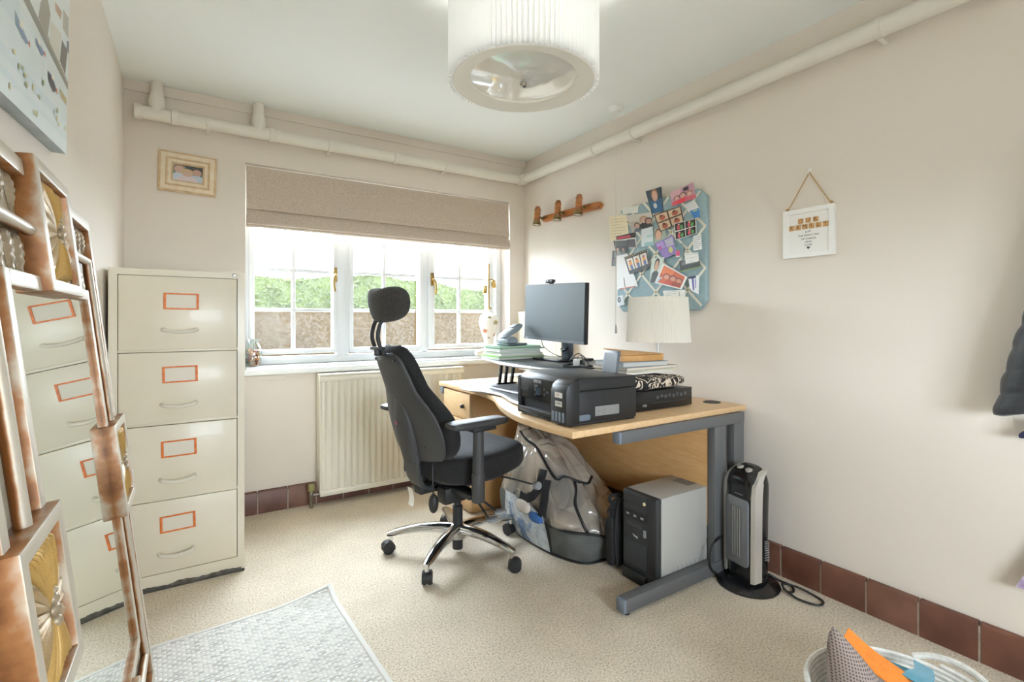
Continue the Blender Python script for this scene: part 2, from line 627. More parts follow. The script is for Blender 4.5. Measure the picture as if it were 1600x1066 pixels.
def pipe_run(name, label, a, b, r, collars, clips, stubs, cap=None):
    t = thing(name, label, 'pipe', a)
    a, b = Vector(a), Vector(b)
    d = (b - a).normalized()
    L = (b - a).length
    rotm = d.to_track_quat('Z', 'Y').to_matrix().to_4x4()
    obj('pipe_length', MB().lathe([(r * 0.9, 0), (r, 0.004), (r, L - 0.004), (r * 0.9, L)], 20, M=rotm), pipem, t)
    for c, l in collars:
        obj('collar', MB().lathe([(r, c), (r + 0.005, c + 0.003), (r + 0.005, c + l - 0.003), (r, c + l)], 20, M=rotm), pipem, t)
    for c in clips:
        p = d * c
        n_ = Vector((0, 1, 0)) if abs(d.x) > 0.5 else Vector((1, 0, 0))
        cb = MB().lathe([(r, c - 0.009), (r + 0.004, c - 0.008), (r + 0.004, c + 0.008), (r, c + 0.009)], 20, M=rotm)
        e = n_ * (WALLGAP - 0.001)
        q = d * 0.008
        cb.cbox((p.x + n_.x * WALLGAP / 2, p.y + n_.y * WALLGAP / 2, -r - 0.004), (max(abs(e.x), 0.016), max(abs(e.y), 0.016), 0.008))
        obj('pipe_clip', cb, pipem, t)
    for c in stubs:
        p = d * c
        h = CH - a.z
        sb = MB().lathe([(r * 1.0, 0), (r * 1.0, r), (r * 1.12, r + 0.012), (r * 1.14, r + 0.035), (r * 1.06, r + 0.05), (r * 0.84, r + 0.075), (r * 0.8, h - 0.001)], 20, c=(p.x, p.y, 0))
        obj('tee_branch', sb, pipem, t)
    return t


WALLGAP = 0.058
pipe_run('waste_pipe', 'cream waste pipe high on the window wall with two ceiling branches', (-0.247, BW - WALLGAP, 2.172), (2.075, BW - WALLGAP, 2.176), 0.034,
         [(0.0, 0.035), (0.155, 0.035), (0.62, 0.03), (1.35, 0.03)], [0.32, 0.95, 1.72], [0.095, 0.565])
pipe_run('drain_pipe', 'cream waste pipe running high along the sign wall', (RW - WALLGAP, 3.115, 2.176), (RW - WALLGAP, FW + 0.03, 2.178), 0.034,
         [(0.0, 0.03), (0.75, 0.035)], [1.1, 2.31, 3.6], [])
el = MB().tube([(2.075, BW - WALLGAP, 2.176), (2.095, BW - WALLGAP - 0.002, 2.176), (RW - WALLGAP - 0.006, BW - WALLGAP - 0.012, 2.176), (RW - WALLGAP, 3.13, 2.176), (RW - WALLGAP, 3.115, 2.176)], 0.0395, 16)
obj('pipe_elbow', el, pipem, label='cream pipe elbow joining two waste pipes in the ceiling corner', cat='pipe elbow')

# roman blind
fabric = mat('#c6b7a8', 0.95, h2='#b3a494', ns=160, det=2, st=(1, 1, 1), bump=0.35, bs=320, bdist=0.001, sheen=0.1, name='taupe_linen')
rb = thing('roman_blind', 'taupe linen roman blind partly lowered over the window', 'blind', (WX0 + 0.004, BW, 0))
W_ = WX1 - WX0 - 0.008 - 0.006


def blind_sheet(name, pts, th):
    pts = spline([Vector((0, p[0], p[1])) for p in pts], 5)
    front = [(p.y, p.z) for p in pts]
    back = [(p.y + th, p.z) for p in reversed(pts)]
    return obj(name, MB().prism([(0, 0)] and [(f[0], f[1]) for f in front + back], 0.002, W_, 'x'), fabric, rb, sharp=50)


blind_sheet('upper_panel', [(0.006, 1.998), (0.002, 1.90), (-0.004, 1.80), (-0.012, 1.757), (-0.008, 1.748), (0.004, 1.752)], 0.004)
blind_sheet('fold', [(0.008, 1.76), (-0.006, 1.73), (-0.020, 1.69), (-0.025, 1.668), (-0.018, 1.660), (0.0, 1.668)], 0.004)
blind_sheet('fold', [(0.012, 1.70), (0.0, 1.672), (-0.008, 1.655), (-0.003, 1.650), (0.012, 1.655)], 0.004)
obj('bottom_hem', MB().box(0.002, W_, 0.006, 0.022, 1.648, 1.72), fabric, rb, 0.003)
obj('headrail', MB().box(0.002, W_, 0.012, 0.05, 1.965, 1.999), white, rb, 0.002)

# main radiator under the window
radm = mat('#e9e4d5', 0.35, name='cream_radiator_enamel')


def radiator(t, L, z0, z1, pitch, depth):
    prof = []
    n = int(L / pitch)
    p = L / n
    for i in range(n):
        x = i * p
        prof += [(x + 0.12 * p, 0.010), (x + 0.30 * p, 0.0), (x + 0.70 * p, 0.0), (x + 0.88 * p, 0.010)]
    poly = [(0, 0.012)] + prof + [(L, 0.012), (L, 0.02), (0, 0.02)]
    obj('front_panel', MB().prism(poly, z0 + 0.03, z1 - 0.04, 'z'), radm, t, sharp=60)
    obj('back_panel', MB().box(0.01, L - 0.01, depth - 0.02, depth - 0.012, z0 + 0.03, z1 - 0.04), radm, t)
    obj('top_header', MB().box(-0.004, L + 0.004, -0.003, 0.024, z1 - 0.045, z1 - 0.012), radm, t, 0.006)
    obj('bottom_header', MB().box(-0.004, L + 0.004, -0.003, 0.024, z0, z0 + 0.035), radm, t, 0.006)
    g = MB().box(-0.006, L + 0.006, -0.004, depth - 0.01, z1 - 0.012, z1)
    obj('top_grille', g, radm, t, 0.003)
    for x in (-0.006, L + 0.0):
        obj('end_cover', MB().box(x, x + 0.006, 0.0, depth - 0.01, z0 + 0.02, z1 - 0.012), radm, t, 0.002)
    for x in (0.12, L - 0.12):
        obj('bracket', MB().box(x, x + 0.03, depth - 0.012, depth, z0 + 0.1, z1 - 0.1), radm, t)


t = thing('radiator', 'long cream ribbed radiator under the window sill', 'radiator', (0.644, BW - 0.105, 0))
radiator(t, 0.945, 0.06, 0.79, 0.0375, 0.104)
vb = MB().lathe([(0.016, 0.10), (0.019, 0.105), (0.019, 0.135), (0.016, 0.14)], 14, c=(-0.05, 0.02, 0)).lathe([(0.010, 0.0), (0.010, 0.06), (0.014, 0.065), (0.014, 0.09), (0.009, 0.1)], 12, c=(-0.05, 0.02, 0), m=1)
vb.tube([(-0.05, 0.02, 0.075), (-0.004, 0.02, 0.075)], 0.010, 10, m=1)
obj('valve', vb, [mat('#8f8a55', 0.5), mat('#8c8479', 0.35, 0.8)], t, label='old olive green valve with bare metal elbow')

t = thing('radiator', 'tall white panel radiator in the corner behind the monitor', 'radiator', (RW - 0.10, 3.13, 0), rz=R(-90))
radiator(t, 0.50, 0.74, 1.175, 0.0375, 0.099)

# wooden spotlight bar
woodsp = mat('#a8682f', 0.4, h2='#74401c', ns=30, st=(1, 0.25, 1), name='orange_stained_wood')
bronze = mat('#7b6a45', 0.35, 0.7, name='aged_brass')
t = thing('spotlight_bar', 'orange-stained wooden bar with three turned wood spotlights', 'wall light', (RW, 2.62, 1.84), rot=(R(1.2), 0, 0))
bar = [(-0.31, 0.0), (-0.28, -0.022), (0.30, -0.022), (0.325, 0.0), (0.30, 0.022), (-0.28, 0.022)]
obj('bar', MB().prism(bar, -0.032, -0.001, 'x'), woodsp, t, 0.004)
for i, y in enumerate((2.917, 2.679, 2.46)):
    sp = MB().lathe([(0.006, 0.085), (0.014, 0.082), (0.018, 0.074), (0.020, 0.066), (0.024, 0.060), (0.022, 0.052), (0.020, 0.044), (0.022, 0.034), (0.020, 0.0), (0.024, -0.01), (0.022, -0.02)], 18)
    o = obj('spot_body', sp, woodsp, t, loc=(-0.085, y - 2.62, 0.0), rot=(0, R(4), 0))
    obj('spot_rim', MB().lathe([(0.0225, -0.02), (0.028, -0.03), (0.028, -0.034), (0.025, -0.037), (0.028, -0.040), (0.031, -0.052), (0.027, -0.052), (0.018, -0.03)], 18), bronze, o)
    obj('lamp', MB().lathe([(0.008, -0.03), (0.024, -0.042), (0.025, -0.049), (0.0, -0.055)], 16), mat('#d8d8d4', 0.1, 0.3), o)
    obj('spot_arm', MB().tube([(-0.03, y - 2.62, 0.0), (-0.072, y - 2.62, 0.01)], 0.008, 10), bronze, t)

# pull cord light switch
t = thing('pull_switch', 'white ceiling pull switch with long thin cord', 'light switch', (2.055, 2.097, CH))
obj('switch_body', MB().lathe([(0.040, 0), (0.040, -0.012), (0.034, -0.02), (0.022, -0.024), (0.018, -0.032), (0.006, -0.036)], 24), white, t)
obj('cord', MB().tube([(0, 0, -0.034), (0, 0, -1.28)], 0.0013, 6), mat('#e3ded2', 0.8), t)
obj('toggle', MB().lathe([(0.003, -1.25), (0.006, -1.26), (0.009, -1.29), (0.008, -1.30)], 12), white, t)

# pendant lamp
shade_white = shader_mix('pleated_white_fabric', [('ShaderNodeBsdfDiffuse', '#f6f7f7', 0.5, 0.75), ('ShaderNodeBsdfTranslucent', '#f6f7f7', 0.5, 0.25)])
PX, PY, PZ, PR, PH = 0.895, 1.327, 1.872, 0.234, 0.29
t = thing('pendant_lamp', 'large white pleated drum pendant hanging from the ceiling', 'ceiling lamp', (PX, PY, PZ))
n = 200
pl = MB()
rings = []
for (z, k) in ((0.0, 1.0), (PH, 1.0)):
    rings.append([((PR + (0.006 if j % 2 else -0.006)) * math.cos(2 * PI * j / n), (PR + (0.006 if j % 2 else -0.006)) * math.sin(2 * PI * j / n), z) for j in range(n)])
inner = [[((PR - 0.0095) * math.cos(2 * PI * j / n), (PR - 0.0095) * math.sin(2 * PI * j / n), z) for j in range(n)] for z in (PH, 0.0)]
pl.loft(rings + inner, caps=False, close=True)
obj('lamp_shade', pl, shade_white, t, sharp=10)
rimm = mat('#efece4', 0.5, name='shade_lining')
obj('bottom_rim', MB().lathe([(PR - 0.008, 0.004), (PR - 0.012, -0.001), (PR - 0.03, 0.002), (PR * 0.73, 0.010), (PR * 0.73, 0.016), (PR - 0.012, 0.012)], 96, caps=False), rimm, t)
obj('diffuser', MB().lathe([(PR * 0.735, 0.0165), (PR * 0.70, 0.016), (PR * 0.3, 0.013), (0.002, 0.012), (0.002, 0.016), (PR * 0.3, 0.017), (PR * 0.7, 0.02), (PR * 0.735, 0.0205)], 96, caps=False),
    mat('#e9e7e0', 0.04, 0.0, coat=1.0, spec=1.0, name='glossy_acrylic_diffuser'), t)
obj('finial', MB().lathe([(0.004, 0.013), (0.004, 0.004), (0.010, 0.003), (0.012, -0.004), (0.010, -0.012), (0.002, -0.014)], 20), mat('#b9b4ab', 0.2, 1.0), t)
obj('top_ring', MB().lathe([(PR - 0.008, PH), (PR - 0.008, PH + 0.004), (PR - 0.02, PH + 0.004), (PR - 0.02, PH)], 64, caps=False), white, t)
sp = MB()
for a in (0, 120, 240):
    sp.tube([(0.02 * math.cos(R(a)), 0.02 * math.sin(R(a)), PH - 0.02), ((PR - 0.01) * math.cos(R(a)), (PR - 0.01) * math.sin(R(a)), PH)], 0.002, 6)
obj('spider', sp, white, t, kind='stuff')
obj('flex', MB().tube([(0, 0, PH - 0.06), (0, 0, CH - PZ - 0.02)], 0.003, 8).lathe([(0.018, PH - 0.1), (0.018, PH - 0.03), (0.01, PH - 0.02)], 16), white, t)
obj('ceiling_rose', MB().lathe([(0.05, CH - PZ), (0.048, CH - PZ - 0.012), (0.03, CH - PZ - 0.025), (0.006, CH - PZ - 0.03)], 24), white, t)
obj('bulb', MB().lathe([(0.012, PH - 0.1), (0.03, PH - 0.135), (0.034, PH - 0.155), (0.026, PH - 0.178), (0.002, PH - 0.19)], 20), mat('#fffaf2', 0.3, emit=300.0), t)
# ------------------------------------------------------------------ framed photograph on the window wall
def prints(name, polys, frame, parent, depth0=0.0003, step=0.00025):
    """flat print: polys = [(hex, [(u, v) ...])], frame maps (u, v, lift) to a point"""
    b = MB()
    ms, idx = [], {}
    for i, (h, pts) in enumerate(polys):
        if h not in idx:
            idx[h] = len(ms)
            ms.append(mat(h, 0.45))
        b.poly([frame(u, v, depth0 + i * step) for u, v in pts], idx[h])
    return obj(name, b, ms, parent, fix=False, sharp=180)


def ell(cx, cy, rx, ry, n=12, a0=0, a1=360):
    return [(cx + rx * math.cos(R(a0 + (a1 - a0) * i / n)), cy + ry * math.sin(R(a0 + (a1 - a0) * i / n))) for i in range(n if a1 - a0 >= 360 else n + 1)]


def rc(x0, y0, x1, y1):
    return [(x0, y0), (x1, y0), (x1, y1), (x0, y1)]


def figure(x, y, s, skin, hair, top):
    """a small printed head and shoulders, base at (x, y), size s"""
    return [(top, [(x - 0.42 * s, y), (x + 0.42 * s, y), (x + 0.36 * s, y + 0.42 * s), (x + 0.12 * s, y + 0.55 * s), (x - 0.12 * s, y + 0.55 * s), (x - 0.36 * s, y + 0.42 * s)]),
            (hair, ell(x, y + 0.82 * s, 0.25 * s, 0.30 * s)), (skin, ell(x, y + 0.76 * s, 0.19 * s, 0.25 * s))]


t = thing('framed_photograph', 'small limed wood photo frame on the window wall', 'picture frame', (-0.018, BW - 0.001, 1.90), rot=(0, R(1.6), 0))
limed = mat('#dfceb2', 0.6, h2='#e9dec9', ns=25, name='limed_wood')
limed2 = mat('#bd9e78', 0.6, h2='#d0b794', ns=25, name='limed_wood_edge')
for (hx, hz, w_, d, m_) in ((0.132, 0.107, 0.012, 0.012, limed2), (0.121, 0.096, 0.022, 0.016, limed), (0.100, 0.075, 0.010, 0.020, limed2), (0.091, 0.066, 0.016, 0.018, limed), (0.076, 0.051, 0.009, 0.013, limed2)):
    obj('frame_moulding', ring(MB(), -hx, hx, -hz, hz, w_, -d, 0.0), m_, t, 0.002)
px, pz = 0.068, 0.043
obj('photograph', MB().box(-px, px, -0.006, -0.002, -pz, pz), mat('#5a6a6d', 0.3), t)
polys = [('#66777a', rc(0, 0, 1, 1)), ('#3f4d4c', rc(0.3, 0.55, 1, 1)), ('#89989b', rc(0, 0.7, 0.22, 1))]
polys += figure(0.22, 0.0, 0.92, '#c9a898', '#8d7a6c', '#ccd6e0') + figure(0.80, 0.0, 0.82, '#bf9a8a', '#54453c', '#bccad6') + figure(0.48, -0.12, 0.82, '#cbaa98', '#c5ab84', '#dccdd2')
polys = [(h, [(min(1, max(0, a)), min(1, max(0, c_))) for a, c_ in pts]) for h, pts in polys]
prints('photo_print', polys, lambda u, v, l: ((u - 0.5) * 2 * px, -0.006 - l, (v - 0.5) * 2 * pz), t)

# ------------------------------------------------------------------ canvas picture beside the mirror
t = thing('canvas_picture', 'pale blue canvas of small boats in a harbour above the mirror', 'painting', (LW + 0.0005, 1.651, 1.526))
cv = Matrix.Rotation(R(1.7), 4, 'Y')
t.rotation_euler = (R(4.2), R(1.7), 0)
CL, CHH, CD = 1.02, 0.62, 0.027
canm = mat('#dfe8ea', 0.75, h2='#cfdce0', ns=3.0, bump=0.2, bs=400, bdist=0.0006)
obj('canvas', MB().box(0.0, CD, -CL, 0, 0, CHH), [mat('#c3cdcf', 0.8, h2='#aebbc0', ns=9)], t, 0.002)
f_ = lambda u, v, l: (CD + 0.0003 + l, -CL * (1 - u), CHH * v)   # u: 1 = far edge, v up
pp = [('#dde6e8', rc(0, 0, 1, 1)), ('#d3e0e5', rc(0.0, 0.22, 0.60, 0.36)), ('#e4eaea', rc(0.0, 0.30, 1, 1)), ('#d2dfe5', rc(0.2, 0.10, 0.9, 0.13)), ('#d6e2e6', rc(0.5, 0.05, 1.0, 0.07))]
# quay, sheds and boats
pp += [('#8d8a80', [(0.55, 0.335), (1, 0.255), (1, 0.272), (0.73, 0.338), (0.58, 0.365)]), ('#a7a59b', [(0.73, 0.338), (1, 0.272), (1, 0.285), (0.75, 0.350)]),
       ('#9d988c', [(0.735, 0.404), (0.72, 0.342), (0.795, 0.330), (0.815, 0.42), (0.784, 0.46)]), ('#d8d6cd', [(0.82, 0.402), (0.812, 0.326), (0.895, 0.308), (0.92, 0.42)]),
       ('#77716a', [(0.925, 0.404), (0.908, 0.317), (0.965, 0.296), (0.985, 0.40)]), ('#7c8391', [(0.975, 0.433), (0.97, 0.40), (1.0, 0.395), (1.0, 0.445)]),
       ('#b79a80', [(0.851, 0.49), (0.857, 0.464), (0.908, 0.467), (0.916, 0.502)]), ('#8f8b82', [(0.62, 0.44), (0.615, 0.375), (0.67, 0.36), (0.69, 0.45)]), ('#b5b0a4', [(0.93, 0.52), (0.93, 0.45), (0.99, 0.45), (0.99, 0.53)]),
       ('#b5a57c', [(0.911, 0.219), (0.926, 0.190), (0.985, 0.186), (0.985, 0.214)])]
for h_, h2_, q_ in (('#7f93ab', '#b4c6d3', [(0.570, 0.258), (0.577, 0.222), (0.637, 0.206), (0.660, 0.221), (0.610, 0.234)]), ('#6f83a0', '#a9b9c9', [(0.700, 0.266), (0.705, 0.249), (0.750, 0.239), (0.772, 0.259), (0.73, 0.262)]),
                   ('#4a4752', '#8c9db3', [(0.800, 0.220), (0.808, 0.191), (0.850, 0.172), (0.882, 0.192), (0.846, 0.212)])):
    pp += [(h_, q_), (h2_, [q_[0], q_[4], q_[3], (q_[4][0], q_[4][1] + 0.012)]), ('#c9786a', ell(q_[3][0], q_[3][1], 0.006, 0.010, 8)), ('#efe9dc', rc(q_[4][0] - 0.012, q_[4][1], q_[4][0] + 0.008, q_[4][1] + 0.02))]
random.seed(3)
for _ in range(26):
    a, c_ = random.uniform(0.3, 0.98), random.uniform(0.03, 0.17)
    pp.append((random.choice(['#c9bf8e', '#b7b886', '#a3ab82', '#d9cf9f']), ell(a, c_, random.uniform(0.003, 0.009), random.uniform(0.005, 0.012), 7)))
prints('painted_harbour', pp, f_, t, step=0.00004)

# ------------------------------------------------------------------ hanging family sign
t = thing('hanging_sign', 'small white box frame sign hung by twine reading OUR FAMILY', 'sign', (RW, 1.080, 1.375))
fw = mat('#f4f3f0', 0.4)
obj('frame', ring(MB(), -0.102, 0.102, 0.0, 0.204, 0.020, -0.022, -0.001), fw, t, 0.0015, rot=(0, 0, R(-90)))
obj('backing', MB().box(-0.014, -0.003, -0.084, 0.084, 0.018, 0.186), mat('#f1f0ec', 0.7), t)
twine = mat('#b8935f', 0.9, h2='#9d7848', ns=300)
for sgn in (-1, 1):
    obj('twine', MB().tube([(-0.012, sgn * 0.088, 0.203), (-0.006, 0.0, 0.352)], 0.0022, 6), twine, t)
    obj('knot', MB().sup((-0.012, sgn * 0.088, 0.209), (0.006, 0.006, 0.008), 1, 1, 10, 6), twine, t)
obj('hook', MB().tube(spline([(0, 0, 0.36), (-0.012, 0, 0.358), (-0.014, 0, 0.350), (-0.009, 0, 0.346)], 4), 0.0018, 6).lathe([(0.008, 0), (0.008, -0.003)], 12, M=Matrix.Translation((-0.001, 0, 0.362)) @ Matrix.Rotation(R(90), 4, 'Y')), fw, t)
tilew = mat('#c9a06a', 0.6, h2='#b98a52', ns=60)
tlet = mat('#5b3a1c', 0.7)
inkm = mat('#4a4a48', 0.8)
# viewed from -x: image right is -y
def sg(yy, zz, l=0.0):
    return basis((-0.0142 - l, yy, zz), (0, -1, 0), (0, 0, 1))
for word, zz, y0, step in (('OUR', 0.152, 0.030, -0.030), ('FAMILY', 0.127, 0.0675, -0.027)):
    for i, ch in enumerate(word):
        yy = y0 + step * i
        tl = obj('letter_tile', MB().box(-0.018, -0.0142, yy - 0.0105, yy + 0.0105, zz - 0.0105, zz + 0.0105), tilew, t, 0.001, 1)
        text('letter', ch, 0.022, basis((-0.0183, yy, zz), (0, -1, 0), (0, 0, 1)), tlet, tl)
for ln, zz in (('JUST', 0.105), ('THE RIGHT MIX', 0.090), ('OF CHAOS', 0.076), ('AND', 0.063), ('LOVE', 0.050)):
    text('lettering', ln, 0.0105, basis((-0.0143, 0.0, zz), (0, -1, 0), (0, 0, 1)), inkm, t, sx=1.15)
ht = [(0.0, -0.006), (0.006, 0.0005), (0.006, 0.004), (0.0035, 0.0055), (0.0, 0.003), (-0.0035, 0.0055), (-0.006, 0.004), (-0.006, 0.0005)]
obj('heart', MB().prism([(p[0], 0.038 + p[1]) for p in ht], -0.0146, -0.0141, 'x'), inkm, t)

# ================================================================== FILING CABINET
t = thing('filing_cabinet', 'tall cream painted four-drawer steel filing cabinet', 'filing cabinet', (-0.2775, 2.508, 0))
cabm = mat('#dfd6c2', 0.36, h2='#d9d0ba', ns=3, coat=0.08, bump=0.05, bs=60, bdist=0.002, name='cream_cabinet_enamel')
darkgap = mat('#4b453c', 0.8)
orange = mat('#d9762a', 0.45, h2='#c05f1c', ns=60, name='rust_orange_paint')
CW, CDp, CHt = 0.474, 0.622, 1.32
b = MB()
b.box(0, 0.0285, 0, CDp, 0.012, CHt).box(CW - 0.0275, CW, 0, CDp, 0.012, CHt).box(0.0285, CW - 0.0275, 0, CDp, 1.294, CHt).box(0.0285, CW - 0.0275, 0.0, CDp, 0.012, 0.067)
b.box(0.0285, CW - 0.0275, 0.02, CDp, 0.067, 1.294)
obj('body', b, cabm, t)
for z in (0.985, 0.684, 0.3725):
    obj('rail', MB().box(0.0285, CW - 0.0275, 0.002, 0.02, z - 0.005, z + 0.006), cabm, t, 0.001)
obj('worn_edge', MB().box(0.0, CW, -0.001, CDp, 0.0, 0.012), mat('#3d3a35', 0.7, h2='#57534b', ns=30), t, label='bare dark metal along the scuffed bottom edge')
wb = MB()
random.seed(5)
xs = [0.012 + i * (CW - 0.024) / 40 for i in range(41)]
top = [0.016 + 0.010 * max(0, noise.noise(Vector((x * 14, 0, 2))) + 0.35) + random.uniform(0, 0.004) for x in xs]
for i in range(40):
    wb.add([(xs[i], -0.0012, 0.010), (xs[i + 1], -0.0012, 0.010), (xs[i + 1], -0.0012, top[i + 1]), (xs[i], -0.0012, top[i])], [(0, 1, 2, 3)])
obj('paint_scuff', wb, mat('#46423b', 0.7, h2='#6b665c', ns=40), t, fix=False)
handm = mat('#dcd6c6', 0.3, name='cream_handle_paint')
hpts = spline([(-0.058, 0.0, 0.0), (-0.056, -0.014, -0.001), (-0.045, -0.024, -0.004), (0.0, -0.030, -0.009), (0.045, -0.024, -0.004), (0.056, -0.014, -0.001), (0.058, 0.0, 0.0)], 4)
hme = MB().tube(hpts, [0.010] + [0.0088] * (len(hpts) - 2) + [0.010], 10, flat=0.9).mesh('handle', handm)
lme = ring(MB(), -0.062, 0.062, -0.034, 0.034, 0.009, -0.004, 0.0, wz=0.006).mesh('label_holder', orange, 0.001, 1)
cme = MB().box(-0.054, 0.054, -0.0012, -0.0002, -0.029, 0.029).mesh('card', mat('#d9d2c2', 0.5))
for k, (z0, z1, lz, hz) in enumerate(((0.991, 1.292, 1.190, 1.072), (0.690, 0.978, 0.886, 0.764), (0.3785, 0.677, 0.578, 0.456), (0.070, 0.366, 0.269, 0.151))):
    d = obj('drawer', MB().box(0.031, CW - 0.030, -0.003, 0.018, z0, z1), cabm, t, 0.002)
    cx = 0.2405 - 0.004 * k
    link('label_holder', lme, d, (cx, -0.003, lz), (0, R((0.5, -1.0, -1.0, -1.5)[k]), 0))
    link('card', cme, d, (cx, -0.003, lz), (0, R((0.5, -1.0, -1.0, -1.5)[k]), 0))
    link('handle', hme, d, (cx - 0.004, -0.003, hz))
    obj('drawer_gap', MB().box(0.0285, CW - 0.0275, 0.0145, 0.0195, z0 - 0.004, z1 + 0.004), darkgap, d)
obj('lock', MB().lathe([(0.008, 0), (0.008, 0.004), (0.006, 0.006), (0.003, 0.0062)], 16, M=Matrix.Translation((0.434, 0, 1.309)) @ Matrix.Rotation(R(90), 4, 'X')), mat('#8f8c84', 0.3, 0.9), t)

# ================================================================== CARVED MIRROR
al = math.atan(0.1148)
mir = thing('carved_mirror', 'large mirror in a carved silver and copper frame leaning on the wall', 'mirror')
ez = Vector((-math.sin(al), 0, math.cos(al)))
ex = Vector((0, 1, 0))
ey = ez.cross(ex)
mm = Matrix((ex, ey, ez)).transposed().to_4x4()
mm.translation = Vector((-0.096, 1.37, 0.008))
mir.matrix_world = mm


def silver_frame_material():
    """silver wash on the faces turned forward, coppery brown rubbed through on the sides"""
    m = mat('#b9ae9c', 0.42, 0.22, name='silver_and_copper_gilt')
    nt = m.node_tree
    p = nt.nodes['Principled BSDF']
    tc = nt.nodes.new('ShaderNodeTexCoord')
    sp = nt.nodes.new('ShaderNodeSeparateXYZ')
    nt.links.new(tc.outputs['Normal'], sp.inputs[0])
    ab = nt.nodes.new('ShaderNodeMath')
    ab.operation = 'MULTIPLY'
    ab.inputs[1].default_value = -1.0
    nt.links.new(sp.outputs['Y'], ab.inputs[0])
    n = nt.nodes.new('ShaderNodeTexNoise')
    n.inputs['Scale'].default_value = 16
    n.inputs['Detail'].default_value = 6
    nt.links.new(tc.outputs['Object'], n.inputs['Vector'])
    ad = nt.nodes.new('ShaderNodeMath')
    ad.operation = 'MULTIPLY_ADD'
    ad.inputs[1].default_value = 1.1
    ad.inputs[2].default_value = -0.32
    nt.links.new(n.outputs['Fac'], ad.inputs[0])
    su = nt.nodes.new('ShaderNodeMath')
    su.operation = 'ADD'
    nt.links.new(ab.outputs[0], su.inputs[0])
    nt.links.new(ad.outputs[0], su.inputs[1])
    r = nt.nodes.new('ShaderNodeValToRGB')
    e = r.color_ramp.elements
    e[0].position = 0.1
    e[0].color = C('#6d4019')
    e[1].position = 0.8
    e[1].color = C('#bcb2a2')
    k = e.new(0.34)
    k.color = C('#966438')
    k = e.new(0.55)
    k.color = C('#b3a38d')
    nt.links.new(su.outputs[0], r.inputs['Fac'])
    nt.links.new(r.outputs['Color'], p.inputs['Base Color'])
    bu = nt.nodes.new('ShaderNodeBump')
    bu.inputs['Strength'].default_value = 0.15
    bu.inputs['Distance'].default_value = 0.003
    nt.links.new(n.outputs['Fac'], bu.inputs['Height'])
    nt.links.new(bu.outputs['Normal'], p.inputs['Normal'])
    return m


gilt = silver_frame_material()
leafm = mat('#a69780', 0.4, 0.25, h2='#7a664a', ns=45, lo=0.3, hi=0.7, name='silver_leaf_carving')
goldm = mat('#bd9a55', 0.4, 0.3, h2='#94703e', ns=40, lo=0.3, hi=0.75, name='old_gold_carving')
backm = mat('#a39680', 0.55, 0.1, h2='#84704f', ns=14, name='frame_ground')
HW, HT = 0.535, 1.40
bs_, bt_ = 0.205, 0.237                  # band width at the sides / top and bottom
GX, GZ0, GZ1 = HW - bs_, bt_, HT - bt_
obj('backing_board', MB().box(-HW + 0.004, HW - 0.004, 0.026, 0.034, 0.004, HT - 0.004), backm, mir)
bd = MB()
ring(bd, -HW + 0.01, HW - 0.01, 0.01, HT - 0.01, bs_ - 0.014, 0.020, 0.0262, wz=bt_ - 0.014)
obj('carved_ground', bd, backm, mir)
obj('mirror_glass', MB().box(-GX - 0.004, GX + 0.004, 0.010, 0.026, GZ0 - 0.004, GZ1 + 0.004), mat('#e9f0ec', 0.01, 1.0, name='silvered_mirror'), mir)
RWi = 0.027
obj('outer_rail', MB().box(-HW, HW, 0, 0.034, HT - 0.03, HT), gilt, mir, 0.002)
obj('outer_rail', MB().box(-HW, HW, 0, 0.034, 0, 0.03), gilt, mir, 0.002)
for s_ in (-1, 1):
    x0, x1 = sorted((s_ * HW, s_ * (HW - 0.028)))
    obj('outer_rail', MB().box(x0, x1, 0.0005, 0.0335, 0.028, HT - 0.028), gilt, mir, 0.002)
    x0, x1 = sorted((s_ * GX, s_ * (GX + RWi)))
    obj('inner_rail', MB().box(x0, x1, 0.0, 0.026, GZ0 - RWi, GZ1 + RWi), gilt, mir, 0.002)
obj('inner_rail', MB().box(-GX - 0.002, GX + 0.002, -0.0005, 0.0255, GZ1, GZ1 + RWi), gilt, mir, 0.002)
obj('inner_rail', MB().box(-GX - 0.002, GX + 0.002, -0.0005, 0.0255, GZ0 - RWi, GZ0), gilt, mir, 0.002)
RX, RZ = HW - 0.5 * bs_, 0.5 * bt_ + 0.007  # rod axes
BXW, BXH = 0.148, 0.125                   # half sizes of the raised blocks
rodm = gilt
for z in (HT - RZ, RZ):
    for s_ in (-1, 1):
        obj('rod', MB().tube([(s_ * (BXW - 0.004), 0.006, z), (s_ * (RX + 0.008), 0.006, z)], 0.011, 12), rodm, mir)
for s_ in (-1, 1):
    for z0, z1 in ((RZ, HT / 2 - BXH), (HT / 2 + BXH, HT - RZ)):
        obj('rod', MB().tube([(s_ * RX, 0.005, z0), (s_ * RX, 0.005, z1)], 0.0105, 12), rodm, mir)


